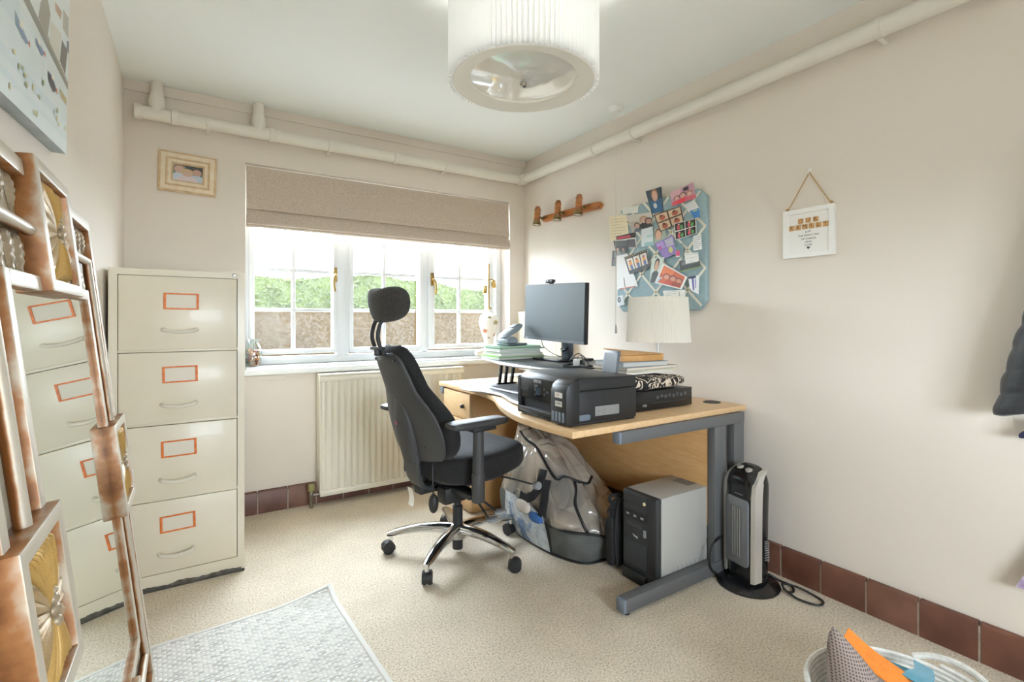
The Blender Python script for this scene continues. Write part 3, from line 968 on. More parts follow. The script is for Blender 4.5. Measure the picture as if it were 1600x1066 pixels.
def leaf_mesh():
    """carved leaf, length 1 along z, half width 0.5 (scaled later), relief towards -y"""
    b = MB()
    nu, nv = 10, 40

    def f(u, v):
        t_ = v
        lobes = 5
        ph = (t_ * lobes) % 1.0
        env = (math.sin(PI * min(1, t_ * 1.02 + 0.02)) ** 0.55) * (1 - 0.30 * t_)
        w_ = env * (0.86 + 0.14 * (1 - ph)) * 0.5
        x = (u - 0.5) * 2
        hgt = (1 - abs(x) ** 2.2) * 0.8 + 0.2
        rib = 0.16 * math.cos(2 * PI * (t_ * lobes - abs(x) * 0.9))
        vein = -0.22 * math.exp(-(x / 0.12) ** 2)
        y = -(hgt + rib * (1 - abs(x)) + vein) * env
        if u in (0.0, 1.0) or v in (0.0, 1.0):
            y = 0.15
        return (x * w_, y, t_ - 0.12 * abs(x) * env)
    b.grid(f, nu, nv)
    return b.mesh('leaf', leafm, sharp=60)


leaf = leaf_mesh()


def put_leaf(x, z, w_, l, a, d=0.0095):
    o = link('leaf', leaf, mir, (x, 0.018, z), (0, R(a), 0))
    o.scale = (w_, d, l)


zt = HT - RZ
random.seed(11)
for s_ in (-1, 1):
    xs = [BXW + 0.032 + i * 0.062 for i in range(6)]
    for i, x in enumerate(xs):
        # top band: a row above and a row below the rod, then the bottom band
        put_leaf(s_ * x, HT - 0.034, 0.036, 0.066, 180 + random.uniform(-6, 6))
        put_leaf(s_ * x, RZ - 0.012, 0.036, 0.066, 180 + random.uniform(-6, 6))
        if x < RX - 0.03:
            put_leaf(s_ * x, zt - 0.013, 0.042, 0.078, 180 + random.uniform(-6, 6))
            put_leaf(s_ * x, GZ0 - RWi - 0.003, 0.042, 0.076, 180 + random.uniform(-6, 6))
    for z0, z1 in ((RZ + 0.01, HT / 2 - BXH - 0.004), (HT / 2 + BXH + 0.004, HT - RZ - 0.02)):
        nl = 4
        for c_, off in ((HW - 0.028 - 0.033, 0.0), (GX + RWi + 0.027, 0.5)):
            L = (z1 - z0) / (nl + (0 if off == 0 else 0))
            for i in range(nl):
                zz = z1 - L * i - (0.0 if off == 0 else 0.01)
                put_leaf(s_ * c_, zz, 0.046, L * 0.94, 180 + s_ * (4 if off else -4))


def petal_mesh(name, wide, m_, ribs):
    b = MB()

    def f(u, v):
        x = (u - 0.5) * 2
        w_ = wide * (0.22 + 0.78 * v ** 0.8) * (1 if v < 0.9 else max(0.05, math.sqrt(max(0, 1 - ((v - 0.9) / 0.1) ** 2))))
        h_ = (1 - abs(x) ** 2.5) * (0.55 + 0.45 * math.sin(PI * min(1, v * 0.9 + 0.1)))
        h_ += 0.10 * math.cos(ribs * PI * x) * v
        if u in (0.0, 1.0) or v == 1.0:
            h_ = -0.1
        return (x * w_ * 0.5, -h_, v)
    b.grid(f, 8, 10)
    return b.mesh(name, m_, sharp=60)


fan_p = petal_mesh('petal', 0.22, goldm, 2)
side_p = petal_mesh('petal', 0.31, mat('#b7a077', 0.4, 0.25, h2='#8c6c45', ns=40, lo=0.3, hi=0.7, name='dull_gold_carving'), 3)
for bx, bz, hx, hz, hh in ((0, HT - 0.113, BXW, 0.125, 0.026), (0, 0.118, BXW, 0.118, 0.026), (-HW + 0.099, HT / 2, 0.112, BXH, 0.024), (HW - 0.099, HT / 2, 0.112, BXH, 0.024)):
    b = ring(MB(), -hx, hx, -hz, hz, 0.026, -0.017, 0.0265, wz=0.024)
    blk = obj('raised_block', b, gilt, mir, 0.0025, loc=(bx, 0, bz))
    ix, iz = hx - 0.026, hz - 0.024
    obj('block_ground', MB().box(-ix - 0.002, ix + 0.002, -0.003, 0.026, -iz - 0.002, iz + 0.002), mat('#6e4d2c', 0.6, 0.1, h2='#8a6a44', ns=20), blk)  # dark brown puts groove shade between the petals into the colour

    def reach(a):
        ca, sa = abs(math.cos(a)), abs(math.sin(a))
        return min(ix / max(ca, 1e-3), iz / max(sa, 1e-3))
    for a in list(range(58, 123, 8)) + list(range(238, 303, 8)):
        rr = reach(R(a)) * 0.97
        o = link('petal', fan_p, blk, (0, -0.003, 0), (0, R(90 - a), 0))
        o.scale = (rr * 0.46, 0.0135 + 0.0015 * math.cos(R(a * 7)), rr)
    for a in (-44, -24, -6, 12, 30, 47):
        for f in (0, 180):
            rr = min(reach(R(a)), ix * 1.08) * 0.95
            aa = f + (a if f == 0 else -a)
            o = link('petal', side_p, blk, (0, -0.002, 0), (R(0), R(90 - aa), 0))
            o.scale = (rr * 0.95, 0.012, rr)
    cb = MB()
    for k, (z, r_) in enumerate(((0.016, 0.009), (0.0, 0.011), (-0.016, 0.009), (0.028, 0.006))):
        cb.sup((0, -0.013, z), (r_, 0.009, r_), 1, 1, 10, 6)
    obj('centre_beads', cb, leafm, blk, kind='stuff')

# ================================================================== DESK
desk = thing('office_desk', 'light oak wave-front office desk with grey steel cantilever legs', 'desk', (0, 0, 0))


def oak_material(name, a, b_, axis):
    m = mat(a, 0.42, name=name, h2=b_, ns=9, st=(1.2, 9, 9) if axis == 'x' else ((9, 1.2, 9) if axis == 'y' else (9, 9, 1.2)), det=6, lo=0.3, hi=0.7, bump=0.04, bs=60, bdist=0.001)
    return m


oak = oak_material('light_oak', '#d8b78e', '#cda97b', 'y')
oakv = oak_material('light_oak_upright', '#cda472', '#c0965f', 'y')
edge = [(1.118, 1.352), (1.112, 1.45), (1.110, 1.58), (1.118, 1.70), (1.140, 1.80), (1.180, 1.93), (1.235, 2.06), (1.290, 2.18), (1.320, 2.30), (1.330, 2.42), (1.330, 2.60), (1.328, 2.80), (1.330, 2.94)]
edge = [(p.x, p.y) for p in spline([(a, c_, 0) for a, c_ in edge], 4)]
obj('desktop', MB().prism([(RW - 0.012, 2.94), (RW - 0.012, 1.358)] + edge, 0.695, 0.72), oak, desk, 0.003)
steel = mat('#5f6061', 0.45, 0.0, name='grey_steel_paint')
capm = mat('#6f7986', 0.55, name='grey_end_cap')
for y0 in (1.340, 2.885):
    lf = obj('leg_frame', MB().box(1.345, 2.118, y0, y0 + 0.04, 0.648, 0.694), steel, desk, 0.004)
    obj('upright', MB().box(1.902, 1.983, y0 + 0.001, y0 + 0.039, 0.065, 0.649), steel, lf, 0.004)
    obj('upright', MB().box(2.042, 2.117, y0 + 0.001, y0 + 0.039, 0.065, 0.649), steel, lf, 0.004)
    obj('foot_bar', MB().box(1.365, 2.115, y0 - 0.004, y0 + 0.04, 0.012, 0.066), steel, lf, 0.004)
    obj('end_cap', MB().box(1.333, 1.348, y0, y0 + 0.04, 0.648, 0.694), capm, lf, 0.006)
    obj('end_cap', MB().box(1.352, 1.368, y0 - 0.004, y0 + 0.04, 0.012, 0.066), capm, lf, 0.006)
    obj('leveller', MB().lathe([(0.014, 0), (0.014, 0.006), (0.005, 0.012)], 12, c=(1.385, y0 + 0.018, 0)), mat('#222222', 0.6), lf)
obj('modesty_panel', MB().box(1.905, 1.923, 1.38, 2.885, 0.21, 0.69), oakv, desk, 0.001)
obj('cable_grommet', MB().lathe([(0.040, 0.0), (0.040, 0.003), (0.034, 0.004), (0.031, 0.001), (0.031, -0.02), (0.0, -0.02)], 28, c=(2.085, 1.487, 0.7202)), mat('#3c3c3d', 0.5), desk, label='dark round cable grommet near the wall corner')

ped = thing('desk_pedestal', 'light oak drawer pedestal under the far end of the desk', 'drawer unit', (1.335, 2.53, 0))
obj('carcass', MB().box(0.019, 0.56, 0, 0.345, 0.006, 0.69), oakv, ped, 0.001)
for z0, z1 in ((0.535, 0.685), (0.31, 0.530), (0.012, 0.305)):
    d = obj('drawer', MB().box(0, 0.018, 0.001, 0.344, z0, z1), oak, ped, 0.002)
    obj('knob', MB().sup((-0.011, 0.075 if z0 > 0.5 else 0.17, (z0 + z1) / 2), (0.011, 0.015, 0.012), 0.7, 0.8, 14, 8), mat('#2a2a2a', 0.35), d)

# ================================================================== OFFICE CHAIR
CHX, CHY, CRZ = 1.07, 2.15, R(8)
chair = thing('office_chair', 'black ergonomic office chair with headrest and chrome star base', 'office chair', (CHX, CHY, 0), rz=CRZ)
blackfab = mat('#1f1e1f', 0.92, h2='#181718', ns=90, bump=0.35, bs=500, bdist=0.0008, sheen=0.06, name='black_chair_fabric')
headfab = mat('#363330', 0.92, h2='#2c2a28', ns=80, bump=0.35, bs=500, bdist=0.0008, sheen=0.12, name='charcoal_headrest_fabric')
plast = mat('#3a3a3b', 0.55, bump=0.12, bs=600, bdist=0.0006, name='black_chair_plastic')
plast2 = mat('#232324', 0.5, name='dark_plastic')
chrome = mat('#d9d9da', 0.12, 1.0, name='polished_aluminium')
greyrub = mat('#8c9094', 0.4, name='grey_lever')

b = MB()
b.lathe([(0.030, 0.072), (0.046, 0.078), (0.050, 0.10), (0.048, 0.125), (0.036, 0.138), (0.028, 0.142)], 28)
base = obj('star_base', b, chrome, chair)
for k, wa in enumerate((76, 4, -68, -140, 148)):
    a = R(wa) - CRZ
    dx, dy = math.cos(a), math.sin(a)
    rings = []
    for q in range(9):
        u = q / 8
        r_ = 0.02 + 0.315 * u
        zc = 0.118 - 0.028 * u + 0.016 * math.sin(PI * u)
        hw, hh = 0.033 - 0.012 * u, 0.026 - 0.011 * u
        if q == 8:
            hw, hh = hw * 0.7, hh * 0.7
        rr = []
        for j in range(12):
            th = 2 * PI * j / 12
            o_, h_ = hw * math.cos(th), hh * math.sin(th)
            rr.append((dx * r_ - dy * o_, dy * r_ + dx * o_, zc + h_))
        rings.append(rr)
    lg = obj('base_leg', MB().loft(rings), chrome, chair)
    cx, cy = dx * 0.318, dy * 0.318
    ca = obj('caster', MB().tube([(cx, cy, 0.088), (cx, cy, 0.062)], 0.010, 10), chrome, chair)
    wz = R((20, 100, -40, 55, 170)[k])
    M = Matrix.Translation((cx, cy, 0.029)) @ Matrix.Rotation(wz, 4, 'Z')
    for s_ in (-1, 1):
        obj('wheel', MB().lathe([(0.004, -0.009), (0.022, -0.009), (0.028, -0.006), (0.028, 0.005), (0.024, 0.009), (0.004, 0.010)], 22,
                                M=M @ Matrix.Translation((0.014, s_ * 0.013, 0)) @ Matrix.Rotation(R(-90 * s_), 4, 'X')), plast2, ca)
    hood = [(-0.006 + 0.014, 0)] and [(0.014 + 0.031 * math.cos(R(q)), 0.031 * math.sin(R(q))) for q in range(20, 201, 18)]
    hood = hood + [(0.014 + 0.024 * math.cos(R(q)), 0.024 * math.sin(R(q))) for q in range(200, 19, -18)]
    obj('caster_hood', MB().prism(hood, -0.020, 0.020, 'y', M=M), plast2, ca)
obj('gas_column', MB().lathe([(0.024, 0.022), (0.025, 0.028), (0.025, 0.074)], 20).lathe([(0.024, 0.142), (0.024, 0.225), (0.017, 0.23), (0.017, 0.33)], 20), plast2, chair)

mech = MB()
mech.box(-0.13, 0.10, -0.06, 0.06, 0.325, 0.385).box(-0.02, 0.17, -0.10, 0.10, 0.365, 0.392).box(-0.16, -0.05, -0.14, -0.07, 0.30, 0.37).box(-0.15, -0.03, 0.07, 0.14, 0.31, 0.38)
mech.box(-0.22, -0.10, -0.03, 0.03, 0.33, 0.365)
obj('tilt_mechanism', mech, plast2, chair, 0.006, kind='stuff')


def seat_fn(x, y, z):
    # waterfall front, raised thighs, dip at the rear, tucked sides
    zz = z + (0.55 * max(0, x) ** 1.5 - 0.95 * max(0, x - 0.72) ** 1.4 * 3.0 if z > -0.6 else 0.30 * max(0, x))
    zz -= 0.18 * (1 - abs(y) ** 2) * (1 if z > 0 else 0) * (0.6 + 0.4 * x)
    if z < 0:
        zz = zz * (1 - 0.35 * max(0, x))
    return (x, y * (1 - 0.14 * max(0, -x)), zz)


obj('seat', MB().sup((0.035, 0, 0.455), (0.235, 0.25, 0.074), 0.42, 0.48, 56, 22, seat_fn), blackfab, chair, sharp=80)


def back_line(t_):
    """centre of the backrest: x, z, half width; t 0 bottom .. 1 top"""
    z = 0.475 + 0.52 * t_
    x = -0.188 - 0.075 * t_ - 0.095 * t_ ** 1.6
    hw = 0.165 + 0.078 * math.sin(PI * min(1, (t_ * 1.35 + 0.12))) ** 1.0 - 0.060 * max(0, t_ - 0.45) ** 1.0 * 1.6
    return x, z, hw


def back_rings(off0, off1, wk, t0, t1, nrow, rnd, depth_fn):
    rings = []
    for i in range(nrow + 1):
        u = i / nrow
        t_ = t0 + (t1 - t0) * u
        x, z, hw = back_line(t_)
        x2, z2, _ = back_line(t_ + 0.01)
        tg = Vector((x2 - x, 0, z2 - z)).normalized()
        nf = Vector((tg.z, 0, -tg.x))     # forward normal
        e = min(1, min(u, 1 - u) / rnd)
        e = math.sqrt(max(0.0, 1 - (1 - e) ** 2))
        kk = 0.55 + 0.45 * e
        th0, th1 = depth_fn(t_)
        mid, hf = (th0 + th1) / 2, (th1 - th0) / 2 * (0.25 + 0.75 * e)
        rr = []
        for j in range(32):
            a = 2 * PI * j / 32
            cx_ = math.copysign(abs(math.cos(a)) ** 0.62, math.cos(a))
            sy_ = math.copysign(abs(math.sin(a)) ** 0.75, math.sin(a))
            wrap = 0.030 * (abs(cx_) ** 2) * (hw / 0.22)   # sides come forward
            p = Vector((x, 0, z)) + nf * (mid + hf * sy_ + wrap) + Vector((0, cx_ * hw * wk * kk, 0))
            rr.append(tuple(p))
        rings.append(rr)
    return rings


cush = obj('backrest', MB().loft(back_rings(0, 0, 1.0, 0.02, 1.0, 26, 0.16, lambda t_: (-0.028, 0.042 + 0.030 * math.exp(-((t_ - 0.28) / 0.22) ** 2)))), blackfab, chair, sharp=80)
obj('back_shell', MB().loft(back_rings(0, 0, 0.93, 0.035, 0.975, 26, 0.10, lambda t_: (-0.052, -0.020))), plast, chair, sharp=60)
bolt = MB().lathe([(0.006, 0), (0.006, 0.004), (0.003, 0.005)], 10)
bme = bolt.mesh('bolt', mat('#1b1b1b', 0.4))
for t_, yy in ((0.90, 0.085), (0.90, -0.085), (0.18, -0.115), (0.18, 0.115)):
    x, z, hw = back_line(t_)
    link('bolt', bme, chair, (x - 0.0505 + 0.03 * (yy / (hw * 0.93)) ** 2 * 1.1 * hw / 0.22, yy, z), (0, R(-90 - 10), 0))
# spine cover with lumbar housing
rings = []
for i in range(21):
    u = i / 20
    t_ = 0.02 + 0.56 * u
    x, z, hw = back_line(t_)
    hw_ = 0.062 * (1 - (u ** 5)) ** 0.5 * (0.8 + 0.2 * math.sin(PI * u)) + 0.004
    th = 0.034 * math.sin(PI * min(1, 0.35 + 0.65 * u)) + 0.005
    rings.append([(x - 0.048 - th * max(0, math.sin(a)) ** 0.8 + (0.006 if math.sin(a) < 0 else 0), hw_ * math.copysign(abs(math.cos(a)) ** 0.7, math.cos(a)), z) for a in [2 * PI * j / 24 for j in range(24)]])
obj('spine_cover', MB().loft(rings), plast, chair, sharp=60)
x, z, _ = back_line(0.36)
obj('badge', MB().lathe([(0.009, 0), (0.009, 0.003), (0.006, 0.005)], 14, M=Matrix.Translation((x - 0.083, 0.012, z)) @ Matrix.Rotation(R(-98), 4, 'Y')), mat('#8a4358', 0.35), chair, label='small dark pink round badge')
bar = []
for q, (x, z, hw, th) in enumerate(((-0.250, 0.52, 0.058, 0.016), (-0.245, 0.46, 0.058, 0.016), (-0.235, 0.41, 0.055, 0.016), (-0.215, 0.372, 0.050, 0.015), (-0.170, 0.352, 0.045, 0.014), (-0.13, 0.345, 0.04, 0.014))):
    bar.append([(x - th / 2, -hw, z - th * 0.3), (x + th / 2, -hw, z + th * 0.3), (x + th / 2, hw, z + th * 0.3), (x - th / 2, hw, z - th * 0.3)])
obj('back_bracket', MB().loft(bar), plast, chair, 0.003)
obj('care_tag', MB().grid(lambda u, v: (-0.235 + 0.012 * math.sin(v * 2.5), 0.02 + 0.045 * u, 0.352 - 0.085 * v), 2, 6), mat('#e2ded6', 0.7), chair, label='white care tag hanging below the backrest')


# headrest: bean cushion on two curved bars
def head_fn(x, y, z):
    w_ = 1 - 0.22 * max(0, -z)
    return (x - 0.45 * z * 0.0 + 0.9 * (y * y) - 0.2, y * w_, z * (1 - 0.16 * (1 - min(1, abs(y) * 1.6)) * (1 if z > 0 else 0)) + 0.0)


hx, _, _ = 0, 0, 0
hd = obj('headrest', MB().sup((0, 0, 0), (0.045, 0.138, 0.077), 0.62, 0.62, 44, 20, head_fn), headfab, chair, loc=(-0.378, 0, 1.180), rot=(0, R(-8), 0), sharp=80)
for s_ in (-1, 1):
    pts = spline([(-0.392, s_ * 0.026, 0.965), (-0.415, s_ * 0.027, 1.01), (-0.422, s_ * 0.028, 1.045), (-0.415, s_ * 0.028, 1.085), (-0.392, s_ * 0.028, 1.135)], 5)
    obj('headrest_bar', MB().tube(pts, 0.0085, 10), plast2, chair)
obj('headrest_clamp', MB().box(-0.425, -0.395, -0.045, 0.045, 0.985, 1.0).box(-0.422, -0.396, -0.012, 0.012, 0.960, 0.99), plast2, chair, 0.004, kind='stuff')

for s_ in (-1, 1):
    ax, ay = -0.095, s_ * 0.292
    pad = MB().sup((ax, ay, 0.678), (0.148, 0.046, 0.017), 0.5, 0.34, 40, 10, lambda x, y, z: (x, y * (1 - 0.10 * x), z + 0.25 * max(0, -x - 0.3)))
    arm = obj('armrest', pad, plast, chair, sharp=50)
    obj('pad_mount', MB().box(ax - 0.045, ax + 0.075, ay - 0.030, ay + 0.030, 0.645, 0.664), plast2, arm, 0.005)
    up = [[(ax + 0.022 * k1 * math.cos(a), ay + 0.034 * k1 * math.sin(a) * 0.62, z) for a in [2 * PI * j / 16 for j in range(16)]] for z, k1 in ((0.652, 1.05), (0.62, 1.08), (0.45, 1.16), (0.44, 1.16))]
    obj('arm_post', MB().loft(up), plast, arm)
    lo = [[(ax + 0.030 * k1 * math.cos(a), ay + 0.026 * k1 * math.sin(a), z) for a in [2 * PI * j / 16 for j in range(16)]] for z, k1 in ((0.462, 0.95), (0.458, 1.0), (0.352, 1.0), (0.345, 0.9))]
    obj('arm_sleeve', MB().loft(lo), plast, arm)
    y0, y1 = sorted((s_ * 0.10, s_ * 0.275))
    obj('arm_bracket', MB().box(ax - 0.035, ax + 0.03, y0, y1, 0.352, 0.374), plast2, arm, 0.004)
obj('pump_bulb', MB().sup((-0.205, -0.115, 0.315), (0.022, 0.022, 0.042), 1, 1, 18, 12), plast2, chair)
obj('pump_hose', MB().tube(spline([(-0.205, -0.115, 0.355), (-0.207, -0.112, 0.41), (-0.200, -0.10, 0.46), (-0.19, -0.09, 0.50)], 5), 0.0035, 8), plast2, chair)
for p0, p1, pe in (((-0.03, -0.10, 0.345), (-0.005, -0.20, 0.305), (0.02, -0.275, 0.272)), ((0.02, -0.05, 0.33), (0.05, -0.12, 0.24), (0.06, -0.165, 0.195))):
    lv = obj('lever', MB().tube(spline([p0, p1, pe], 6), 0.005, 8), plast2, chair)
    obj('lever_paddle', MB().sup((pe[0] + 0.012, pe[1] - 0.01, pe[2] - 0.003), (0.030, 0.022, 0.010), 0.7, 0.8, 20, 8), greyrub, lv)
lv = obj('lever', MB().tube([(0.12, -0.08, 0.372), (0.18, -0.20, 0.362), (0.22, -0.30, 0.352)], 0.004, 8), plast2, chair)
obj('lever_knob', MB().lathe([(0.004, -0.016), (0.018, -0.014), (0.020, 0.0), (0.018, 0.012), (0.004, 0.014)], 18, M=Matrix.Translation((0.225, -0.315, 0.350)) @ Matrix.Rotation(R(80), 4, 'X')), greyrub, lv)

# ================================================================== ON THE DESK
ZD = 0.7205
blk = mat('#1f2022', 0.42, bump=0.15, bs=700, bdist=0.0004, name='black_grained_plastic')
blk2 = mat('#17181a', 0.25, name='black_gloss_plastic')
darkg = mat('#2b2d30', 0.5)
silver = mat('#c9cbcd', 0.3, 0.7, name='silver_trim')
paperw = mat('#eceae4', 0.8)


def flat_text(name, body, size, o, ex, ey, m, parent, sx=1.0):
    return text(name, body, size, basis(o, ex, ey), m, parent, sx=sx)


# sit-stand converter: lower tray, struts, raised platform
cv = thing('desk_converter', 'black sit-stand desk converter with silver edged platform and tray', 'desk riser', (0, 0, ZD))
tray = [(1.262, 1.80), (1.256, 1.90), (1.268, 1.98), (1.30, 2.08), (1.325, 2.18), (1.310, 2.28), (1.275, 2.38), (1.262, 2.46), (1.268, 2.50), (1.285, 2.52), (1.62, 2.52), (1.62, 1.80)]
tray = [(p.x, p.y) for p in spline([(a, c_, 0) for a, c_ in tray[:10]], 4)] + tray[10:]
obj('tray', MB().prism(tray, 0.006, 0.0165), darkg, cv, 0.001)
obj('tray_edge', MB().tube([(a, c_, 0.0105) for a, c_ in tray[:37]], 0.0065, 8, flat=1.0), silver, cv)
plat = [(1.50, 1.80), (1.445, 1.815), (1.420, 1.86), (1.400, 1.95), (1.388, 2.10), (1.390, 2.22), (1.410, 2.35), (1.438, 2.46), (1.455, 2.52), (1.47, 2.60), (1.49, 2.645), (1.53, 2.655), (1.93, 2.655), (1.93, 1.80)]
plat = [(p.x, p.y) for p in spline([(a, c_, 0) for a, c_ in plat[:12]], 4)] + plat[12:]
ZP = 0.885
obj('platform', MB().prism(plat, ZP - ZD - 0.014, ZP - ZD), mat('#2e3134', 0.4), cv, 0.001)
obj('platform_edge', MB().tube([(a, c_, ZP - ZD - 0.007) for a, c_ in plat[:45]], 0.0075, 8), silver, cv)
for y in (2.50, 1.87):
    for x in (1.515, 1.555, 1.60):
        obj('strut', MB().loft([[(x + k * 0.012 - 0.008, y - 0.006, z), (x + k * 0.012 + 0.008, y - 0.006, z), (x + k * 0.012 + 0.008, y + 0.006, z), (x + k * 0.012 - 0.008, y + 0.006, z)] for k, z in ((0, 0.016), (1.6, ZP - ZD - 0.013))]), blk2, cv)
    obj('strut_base', MB().box(1.50, 1.63, y - 0.011, y + 0.011, 0.0165, 0.024), blk2, cv, 0.002)

# keyboard
kb = thing('keyboard', 'slim black keyboard with silver edge on the converter tray', 'keyboard', (1.385, 1.945, ZD + 0.0175), rz=R(2))
obj('keyboard_body', MB().box(0, 0.135, 0, 0.42, 0, 0.009), silver, kb, 0.003)
keym = mat('#2a2c2e', 0.5)
kmesh = MB().loft([[(-0.0082, -0.0082, 0), (0.0082, -0.0082, 0), (0.0082, 0.0082, 0), (-0.0082, 0.0082, 0)], [(-0.0068, -0.0068, 0.005), (0.0068, -0.0068, 0.005), (0.0068, 0.0068, 0.005), (-0.0068, 0.0068, 0.005)]]).mesh('key', keym)
obj('key_bed', MB().box(0.008, 0.128, 0.006, 0.414, 0.009, 0.0098), darkg, kb)
for i in range(6):
    for j in range(21):
        if i == 0 and 5 < j < 12:
            continue
        link('key', kmesh, kb, (0.018 + i * 0.02, 0.017 + j * 0.0193, 0.0098))
o = link('key', kmesh, kb, (0.018, 0.017 + 8.5 * 0.0193, 0.0098))
o.scale = (1, 7, 1)

# monitor
mon = thing('computer_monitor', 'black flat computer monitor with dark blank screen on the converter', 'monitor', (1.82, 2.245, ZP))
obj('stand_foot', MB().box(-0.16, 0.09, -0.125, 0.125, 0.0, 0.012), blk2, mon, 0.004)
obj('stand_neck', MB().box(-0.018, 0.018, -0.033, 0.033, 0.012, 0.30), [mat('#5d6670', 0.35, 0.3)], mon, 0.004)
obj('cable_clip', MB().tube([(-0.02, -0.030, 0.072), (-0.034, -0.024, 0.06), (-0.036, 0.0, 0.052), (-0.03, 0.02, 0.062)], 0.006, 8), blk2, mon)
RS = R(2.1)
pan = obj('screen_housing', MB().box(-0.014, 0.014, -0.266, 0.266, -0.163, 0.163), blk, mon, 0.004, loc=(-0.095, 0, 0.270), rot=(RS, 0, R(2.0)))
obj('screen', MB().box(-0.0152, -0.0138, -0.262, 0.262, -0.145, 0.160), mat('#3d484b', 0.4, name='blank_screen'), pan)
obj('chin', MB().box(-0.0158, -0.0138, -0.265, 0.265, -0.162, -0.146), mat('#565d64', 0.4), pan)
flat_text('maker_mark', 'Lenovo', 0.010, (-0.0161, 0.238, -0.154), (0, -1, 0), (0, 0, 1), mat('#cfd3d6', 0.4), pan)
obj('hinge', MB().box(0.014, 0.082, -0.04, 0.04, -0.05, 0.03), blk2, pan, 0.006)

wc = thing('webcam', 'small black webcam clipped on top of the monitor', 'webcam', (1.725, 2.285, 1.322))
obj('webcam_body', MB().sup((0, 0, 0.012), (0.012, 0.042, 0.011), 0.5, 0.45, 24, 10), blk2, wc)
obj('lens', MB().lathe([(0.008, 0), (0.008, 0.003), (0.005, 0.004), (0.001, 0.002)], 16, M=Matrix.Translation((-0.011, 0.0, 0.012)) @ Matrix.Rotation(R(-90), 4, 'Y')), mat('#4a5158', 0.1), wc)
obj('clip', MB().box(0.003, 0.016, -0.015, 0.015, -0.012, 0.004), blk2, wc, 0.002)
obj('webcam_light', MB().box(-0.0125, -0.011, 0.022, 0.032, 0.008, 0.016), mat('#9aa0a4', 0.3), wc)

# printer
pr = thing('inkjet_printer', 'black ink tank printer with small screen at the desk corner', 'printer', (1.150, 1.412, ZD), rz=R(-1.5))
PW, PD, PHt = 0.350, 0.338, 0.179          # local: x depth, y width (front faces -x)
prof = [(0.0, 0.03), (0.006, 0.012), (0.02, 0.004), (PD, 0.004), (PD, 0.174), (0.05, 0.179), (0.03, 0.176), (0.012, 0.150), (0.0, 0.09)]
obj('printer_body', MB().box(0.014, PD, 0.0, PW, 0.008, 0.126).box(0.012, PD - 0.004, 0.004, PW - 0.004, 0.0, 0.010), blk, pr, 0.006)
obj('front_panel', MB().box(0.002, 0.018, 0.098, PW - 0.004, 0.072, 0.158), blk2, pr, 0.004)
obj('paper_slot', MB().box(0.0125, 0.0165, 0.100, PW - 0.02, 0.034, 0.070), mat('#060607', 0.5), pr)
obj('output_tray', MB().box(-0.004, 0.02, 0.102, PW - 0.016, 0.016, 0.036), mat('#3b3d40', 0.3), pr, 0.004)
obj('tray_lip', MB().box(-0.006, 0.0, 0.104, PW - 0.018, 0.031, 0.037), mat('#6d7278', 0.25), pr, 0.001)
obj('side_cheek', MB().box(-0.002, 0.03, PW - 0.016, PW, 0.006, 0.16), blk, pr, 0.006)
lidp = [(0.004, 0.128), (0.004, 0.150), (0.018, 0.165), (0.045, 0.177), (PD, 0.172), (PD, 0.128)]
obj('scanner_lid', MB().prism(lidp, 0.001, PW - 0.001, 'y'), blk, pr, 0.004)
obj('lid_seam', MB().box(0.05, PD + 0.0006, -0.0006, PW + 0.0006, 0.1255, 0.1275), mat('#0c0c0d', 0.6), pr)
ink = [(-0.012, 0.006), (-0.012, 0.130), (-0.004, 0.152), (0.016, 0.166), (0.05, 0.173), (0.05, 0.006)]
obj('ink_housing', MB().prism(ink, -0.003, 0.095, 'y'), blk, pr, 0.005)
tankm = mat('#7c8894', 0.2, name='ink_window')
for i in range(4):
    obj('ink_window', MB().box(-0.0128, -0.0115, 0.012 + i * 0.021, 0.024 + i * 0.021, 0.016, 0.052), tankm, pr, 0.0006)
stk = mat('#dcdad3', 0.6)
obj('sticker', MB().box(-0.0126, -0.0118, 0.022, 0.068, 0.104, 0.124), stk, pr)
flat_text('sticker_mark', 'L.B', 0.014, (-0.0128, 0.052, 0.114), (0, -1, 0), (0, 0, 1), mat('#a8524d', 0.6), pr)
obj('sticker', MB().box(-0.0126, -0.0118, 0.024, 0.066, 0.072, 0.092), mat('#c9c6bd', 0.6), pr)
flat_text('sticker_mark', 'Ecotank', 0.009, (-0.0128, 0.045, 0.084), (0, -1, 0), (0, 0, 1), mat('#3a3a3a', 0.6), pr)
flat_text('maker_mark', 'EPSON', 0.017, (0.0015, 0.205, 0.146), (0, -1, 0), (0, 0, 1), mat('#d6d7d8', 0.4), pr)
obj('display', MB().box(0.0, 0.003, 0.172, 0.224, 0.088, 0.132), mat('#0a0b0d', 0.1), pr, 0.001)
obj('display_glass', MB().box(-0.0006, 0.0005, 0.186, 0.214, 0.094, 0.126), mat('#3b4754', 0.12), pr)
for y, z in ((0.275, 0.112), (0.318, 0.112), (0.155, 0.12), (0.155, 0.10), (0.142, 0.11), (0.130, 0.11)):
    obj('button', MB().lathe([(0.005, 0), (0.005, 0.0016), (0.003, 0.002)], 12, M=Matrix.Translation((0.002, y, z)) @ Matrix.Rotation(R(-90), 4, 'Y')), mat('#4a4e52', 0.4), pr)
obj('side_label', MB().box(0.125, 0.245, -0.0006, 0.0005, 0.030, 0.066), mat('#9b9b99', 0.6, h2='#5d5d5c', ns=260, st=(1, 1, 4), lo=0.42, hi=0.58), pr, label='grey printed information label')
obj('side_grip', MB().prism(rrect(0.045, 0.102, 0.018, 0.040, 0.010), -0.0012, 0.001, 'y'), mat('#66707c', 0.35), pr)

